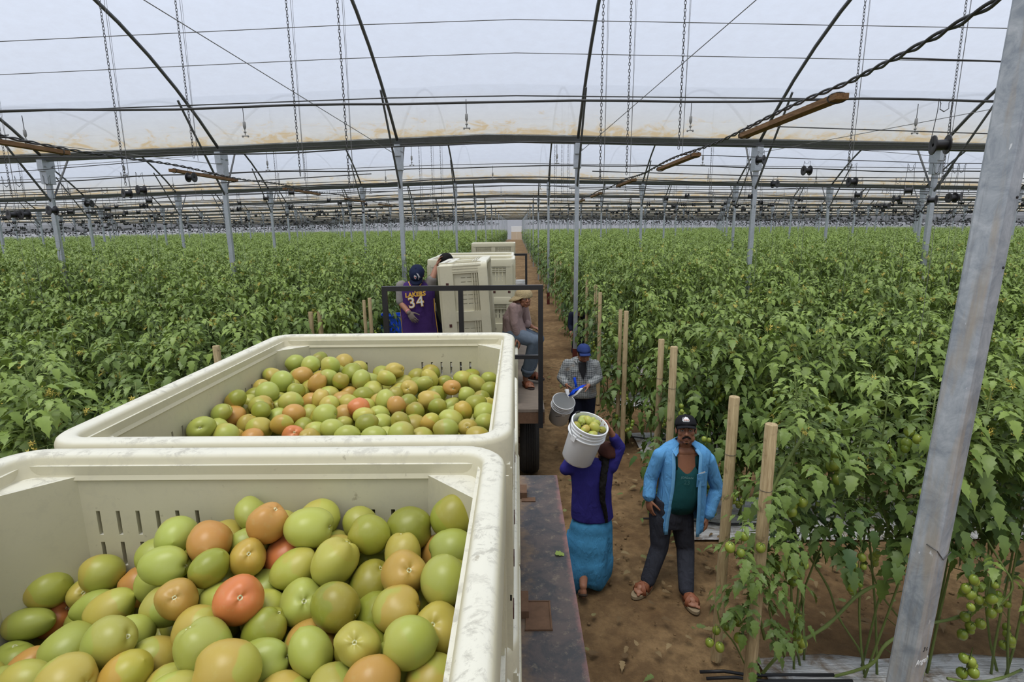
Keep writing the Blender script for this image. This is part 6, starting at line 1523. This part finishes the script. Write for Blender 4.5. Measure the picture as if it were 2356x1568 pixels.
rag([dp(1304, 895, 7.14), dp(1305, 905, 7.12), dp(1312, 914, 7.08)], wh, 'white_cloth', 'small white cloth hanging on the rim of the tilted bucket', 'cloth', .022, 4)

# ------------------------------------------------------------------ seated man in sun hat
Y4 = 7.0; B4 = Vector((0.02, Y4, DZ)); o = p4 = person(tuple(B4), 'man in knitted tan sun hat and dusty pink shirt sitting on a bin edge')
def J4(px, py, dy=0.0): return J(px, py, dy, Y4, B4)
H4 = fr(J4(1206, 686, -.03), (.45, -1, .02), (0, 0, 1)); c = J4(1187, 708); pel = J4(1184, 764, 0)
sN, sF = J4(1181, 708, -.12), J4(1203, 708, .16); eN, wN = J4(1184, 745, -.16), J4(1190, 776, -.14)
m = MB(); head(m, H4, .98); limb(m, [H4 @ Vector((0, -.02, -.05)), c + Vector((.02, 0, .06))], [.052, .065]); limb(m, [c + Vector((0, 0, -.02)), c.lerp(pel, .5) + Vector((-.02, 0, 0)), pel], [.085, .10, .11]); limb(m, [sN, eN, wN], [.046, .038, .026]); limb(m, [sF, sF + Vector((.05, .02, -.22)), pel + Vector((.22, .12, .05))], [.046, .038, .028])
kN, kF = J4(1230, 784, -.12), J4(1238, 779, .12); aN, aF = J4(1209, 856, .03), kF + Vector((-.10, .10, -.45))
limb(m, [pel + Vector((0, -.08, 0)), kN, aN], [.08, .055, .036]); limb(m, [pel + Vector((0, .09, 0)), kF, aF], [.08, .055, .036]); hand(m, wN, (.35, -.2, -.9), (-.3, 0, -.9), -1, .5, .98); hand(m, pel + Vector((.22, .12, .05)), (.9, -.2, -.3), (0, 0, -1), 1, .3, .98)
aN.z = .10; foot(m, aN, (.45, -.9), 1.0); foot(m, aF, (.7, -.4), 1.0); limb(m, [J4(1209, 846, .03), aN], [.04, .036]); organic('body', m, .0062, SK, o, 2)
face_bits(o, H4, .98, 0, (0, 0)); hair_cap(o, H4, .99, -.06)
for ch in list(o.children):
    if ch.name.startswith('eyebrows'): bpy.data.objects.remove(ch)
m = MB(); S = lambda x: x * .98; rings = []
for i in range(9):
    t = i / 8 * PI / 2; w = .091 * math.cos(t) ** .55 + .001; z = .030 + .085 * math.sin(t); rings.append([(w * math.cos(a) * (1 + .01 * math.sin(24 * a)), -.008 + w * 1.17 * math.sin(a) * (1 + .01 * math.sin(24 * a)), z) for a in [2 * PI * j / 72 for j in range(72)]])
br = []
for r_, dzz in ((.160, -.045), (.128, -.008), (.094, .026)): br.append([((.094 + (r_ - .094) * max(.02, -math.sin(a)) ** 1.2) * math.cos(a), -.012 + (.094 + (r_ - .094) * max(.02, -math.sin(a)) ** 1.2) * 1.12 * math.sin(a), .026 + (dzz - .026) * max(.05, -math.sin(a))) for a in [2 * PI * j / 72 for j in range(72)]])
m.rings(br + rings, cap=False); Hh = H4 @ Matrix.Rotation(-.12, 4, 'X') @ Matrix.Rotation(R(60), 4, 'Z'); m.xf(Hh); thick(m.build('sun_hat', m_cloth('tan_knit', (0.40, 0.31, 0.17), .2, .5, scale=40), o, smooth=True), .005)
pink = m_cloth('dusty_pink_shirt', (0.27, 0.19, 0.175), .12, .7, scale=8); m = MB(); mid = c.lerp(pel, .5)
loft(m, [(c.x + .03, 0, c.z + .075, .06, .06), (c.x + .01, 0, c.z + .05, .085, .13), (c.x - .01, 0, c.z - .02, .105, .17), (mid.x - .035, 0, mid.z + .04, .125, .17), (mid.x - .02, 0, mid.z - .08, .14, .17), (pel.x + .0, 0, pel.z + .02, .155, .17), (pel.x + .03, 0, pel.z - .03, .14, .16)], 40, .012, 6, cap=True)
limb(m, [sN + Vector((0, 0, .005)), eN, eN.lerp(wN, .66)], [.062, .055, .050], 18); limb(m, [sF, sF + Vector((.05, .02, -.22)), pel + Vector((.16, .11, .08))], [.075, .062, .05], 16); sp_ = organic('shirt', m, .009, pink, o, 3)
m = MB(); m.add([tuple(c + Vector(v)) for v in ((.09, -.07, .055), (.085, -.03, .09), (.11, -.01, .05), (.12, -.05, .02))], [[0, 1, 2, 3]]); thick(m.build('collar', m_cloth('pale_collar', (.36, .31, .30), .1, .2), sp_), .006)
jean = m_cloth('faded_jeans', (0.115, 0.145, 0.185), .35, .5, scale=6); m = MB(); limb(m, [pel + Vector((-.02, -.08, -.01)), kN, aN.lerp(kN, .18)], [.105, .082, .072], 18); limb(m, [pel + Vector((-.02, .09, -.01)), kF, aF.lerp(kF, .15)], [.105, .082, .072], 18); m.ell(tuple(pel + Vector((-.02, 0, 0))), (.14, .17, .11)); organic('jeans', m, .010, jean, o, 3)
q = aN.lerp(kN, .20); m = MB(); m.tube([q + (kN - aN).normalized() * .05, q], [.079, .079], 18, cap=False); thick(m.build('cuff', jean, o, smooth=True), .006)
sandal(o, aN, (.45, -.9), 1.0, leather, m_plain('dark_sole', (.05, .035, .03), .8)); sandal(o, aF, (.7, -.4), 1.0, leather, m_plain('dark_sole', (.05, .035, .03), .8))

# ------------------------------------------------------------------ man in the purple basketball shirt
Y5 = 7.25; B5 = Vector((dp(962, 720, Y5)[0], Y5, DZ)); o = p5 = person(tuple(B5), 'man in purple and gold basketball shirt over a grey tee, head bowed under a cap')
def J5(px, py, dy=0.0): return J(px, py, dy, Y5, B5)
H5 = fr(J5(960, 634, -.06), (-.02, -1, -1.0), (0, -.3, 1)); c = J5(960, 668); pel = Vector((c.x + .03, 0, c.z - .50))
sL, sR = c + Vector((-.20, 0, .055)), c + Vector((.17, 0, .09)); eL, wL = J5(923, 697, -.05), J5(941, 719, -.22); eR, wR = J5(995, 640, -.02), J5(1004, 613, .12)
m = MB(); head(m, H5, 1.02); limb(m, [H5 @ Vector((0, -.03, -.03)), c + Vector((0, .03, .08))], [.062, .08]); loft(m, [(c.x, 0, c.z + .09, .15, .09), (c.x, 0, c.z - .05, .18, .11), (c.x, 0, c.z - .3, .17, .12), (pel.x, 0, pel.z, .16, .11)], cap=True)
for a, b_, w in ((sL, eL, wL), (sR, eR, wR)): limb(m, [a, b_, w], [.056, .044, .030])
a5 = [Vector((-.10, .02, .10)), Vector((.14, .05, .10))]
for h, a in ((pel + Vector((-.08, 0, -.05)), a5[0]), (pel + Vector((.08, 0, -.05)), a5[1])): limb(m, [h, (h + a) / 2, a], [.085, .055, .037]); foot(m, a, (0, -1))
hand(m, wR, (.3, .3, .9), (.9, 0, -.1), -1, .4, 1.0); organic('body', m, .0065, SK2, o, 2); face_bits(o, H5, 1.02, 1); hair_cap(o, H5, 1.02)
m = MB(); hand(m, wL, (.55, -.25, -.8), (.3, .5, -.3), 1, .45, 1.06); limb(m, [wL.lerp(eL, .22), wL], [.032, .030]); organic('glove', m, .0055, m_cloth('grubby_glove', (.17, .14, .115), .2, .3), o, 1)
m = MB(); m.tube([wL.lerp(eL, .14), wL.lerp(eL, .04)], [.034, .034], 14); m.build('pink_glove_cuff', m_plain('faded_pink', (.45, .18, .18), .8), o, smooth=True)
tee = m_cloth('grey_tee', (.22, .20, .185), .15, .4)
for a, b_, q in ((sL, eL, .88), (sR, eR, .62)): m = MB(); limb(m, [a + Vector((0, 0, .0)), a.lerp(b_, q)], [.078, .066], 18); organic('tee_sleeve', m, .009, tee, o, 2)
purple = m_cloth('purple_mesh_jersey', (0.050, 0.022, 0.115), .2, .6, scale=6); gold = m_plain('gold_cloth', (.72, .42, .06), .8); m = MB(); jrow = [(c.x, .02, c.z + .125, .10, .085), (c.x, .01, c.z + .10, .185, .115), (c.x, 0, c.z + .03, .225, .145), (c.x, 0, c.z - .10, .222, .155), (c.x, 0, c.z - .25, .225, .158), (c.x + .01, 0, c.z - .40, .23, .16), (c.x + .02, 0, c.z - .55, .235, .165), (c.x + .03, 0, c.z - .60, .238, .168)]
loft(m, jrow, 48, .010, 7); js = thick(m.build('jersey', purple, o, smooth=True), .004)
def jt(txt, size, x, z, mat, off, sh=0): l_ = text_mesh(txt, size, mat, .002, 'CENTER', sh, off); return l_
yf = -.172
for txt, size, x, z, rot_ in (('LAKERS', .078, .005, -.055, .10), ('3', .19, -.040, -.200, .12), ('4', .19, .068, -.180, .12)):
    a_ = text_mesh(txt, size, gold, .001, 'CENTER', .1 if len(txt) > 1 else 0, .007 if len(txt) == 1 else .003); link('lettering' if len(txt) > 1 else 'number', a_, js, (c.x + x, yf, c.z + z), (PI/2, -rot_, .0))
    if len(txt) == 1: a_ = text_mesh(txt, size, M['white'], .001, 'CENTER', 0, .0); link('number', a_, js, (c.x + x, yf - .004, c.z + z), (PI/2, -rot_, .0))
m = MB(); m.tube([c + Vector(v) for v in ((-.095, -.06, .120), (-.06, -.13, .07), (.0, -.165, .00), (.06, -.13, .08), (.085, -.06, .125))], .006, 6)
for e in (-1, 1): m.tube([Vector((r_[0] + e * r_[3] * .99, -.035, r_[2])) for r_ in jrow[3:]], [(.016, .004)] * 5, 6, up=(0, 1, 0))
m.build('gold_piping', gold, js, smooth=True)
ck, Hc = cap(o, H5, m_cloth('navy_cap', (0.012, 0.018, 0.045), .2, .1), 1.08, tilt=-.05, droop=.04); cr_ = m_plain('red_emblem', (.35, .03, .025), .7)
def on5(u, v, off=.005):
    a = u / .086; w = .087 * math.cos(v) ** .8; return Hc @ (Vector((w * .97 * math.sin(a), -.010 + w * 1.17 * math.cos(a) + .010 * math.cos(a), .034 + .088 * math.sin(v) ** .92)) * 1.08 + Vector((0, off, 0)))
def fan(m, pts, off=.006):
    P = [tuple(on5(u, v, off)) for u, v in pts]; m.add(P, [list(range(len(P)))])
m = MB(); fan(m, [(-.020, .75), (-.010, .92), (.002, .80), (.014, .95), (.020, .78), (.014, .5), (.0, .35), (-.012, .5)], .007); m.build('emblem', M['white'], ck)
m = MB(); fan(m, [(-.012, .62), (-.006, .80), (.002, .70), (.010, .82), (.013, .68), (.0, .45)], .010); m.build('emblem_heart', cr_, ck)
m = MB(); P = [[on5(-.03 - .012 * math.sin(t * 3) , 1.25 - 1.1 * t, .006), on5(-.055 - .012 * t, 1.2 - 1.05 * t, .006)] for t in [i / 8 for i in range(9)]]; m.rings([[tuple(a) for a in r_] for r_ in P], cap=False, closed=False); m.build('silver_stripe', m_plain('silver_print', (.5, .5, .52), .5), ck)
m = MB()
for h, a in ((pel + Vector((-.09, 0, 0)), a5[0]), (pel + Vector((.09, 0, 0)), a5[1])): limb(m, [h, (h + a) / 2, a + Vector((0, 0, -.03))], [.12, .09, .08], 16)
organic('trousers', m, .012, m_cloth('khaki_trousers', (.20, .175, .13), .2, .5), o, 2); m = MB()
for a in a5: m.ell(tuple(a + Vector((0, -.07, -.07))), (.05, .14, .05))
m.build('shoes', shoe, o, smooth=True)

# ------------------------------------------------------------------ figure behind the tipped bin (only the hair shows) and one stooping in the crop
def simple_person(base, htop, face, label, shirt_c, trousers_c, crouch=False):
    o = person(base, label); m = MB(); hd_ = Vector((0, 0, htop - .12)) if not crouch else Vector((0, -.32, htop - .12)); Hh = fr(hd_, face); head(m, Hh, 1.0)
    c = Vector((0, .02, htop - .38)) if not crouch else Vector((0, -.12, htop - .26)); pl = Vector((0, .04, c.z - .46)) if not crouch else Vector((0, .28, c.z - .12))
    limb(m, [Hh @ Vector((0, -.02, -.05)), c + Vector((0, 0, .08))], [.055, .07]); limb(m, [c, pl], [.14, .13]); ank = [Vector((-.10, .05, .10)), Vector((.10, .05, .10))]; kn = [(pl + a) / 2 + Vector((0, -.15 if crouch else -.02, .05)) for a in ank]
    for a, k in zip(ank, kn): limb(m, [Vector((a.x, pl.y, pl.z)), k, a], [.085, .055, .037]); foot(m, a, (0, -1))
    arms = []
    for e in (-1, 1):
        s_ = c + Vector((e * .19, 0, .04)); e_ = s_ + Vector((e * .04, -.05, -.27)); w_ = e_ + Vector((-e * .02, -.20 if not crouch else -.12, -.10)); limb(m, [s_, e_, w_], [.046, .038, .026]); hand(m, w_, (0, -.6, -.6), (0, .3, -.8), e, .4); arms.append((s_, e_, w_))
    organic('body', m, .008, SK, o, 2); face_bits(o, Hh, 1.0, 0); hair_cap(o, Hh, 1.02); h_ = MB(); h_.ell((0, -.015, .055), (.082, .10, .078)); h_.xf(Hh); h_.build('hair_top', HAIR, o, smooth=True)
    m = MB(); limb(m, [c + Vector((0, 0, .04)), c.lerp(pl, .5), pl], [.165, .165, .16], 20); [limb(m, [a, b_, b_.lerp(w, .8)], [.08, .062, .05], 16) for a, b_, w in arms]; organic('shirt', m, .011, shirt_c, o, 3)
    m = MB()
    for a, k in zip(ank, kn): limb(m, [Vector((a.x * .9, pl.y, pl.z)), k, a + Vector((0, 0, -.03))], [.11, .085, .075], 14)
    organic('trousers', m, .012, trousers_c, o, 2); return o
p = dp(1026, 584, 7.48); simple_person((p[0], 7.48, DZ), p[2] - DZ, (-.6, -.6, -.4), 'person almost hidden behind the tipped bin, only black hair showing', m_cloth('olive_shirt', (.10, .10, .06)), navy)
p = dp(1322, 735, 13.6); simple_person((p[0] + .12, 13.75, 0), 1.25, (-.3, -1, -.6), 'person in dark navy stooping among the plants beyond the man in checks', m_cloth('dark_navy_hoodie', (.012, .014, .030)), navy, True)
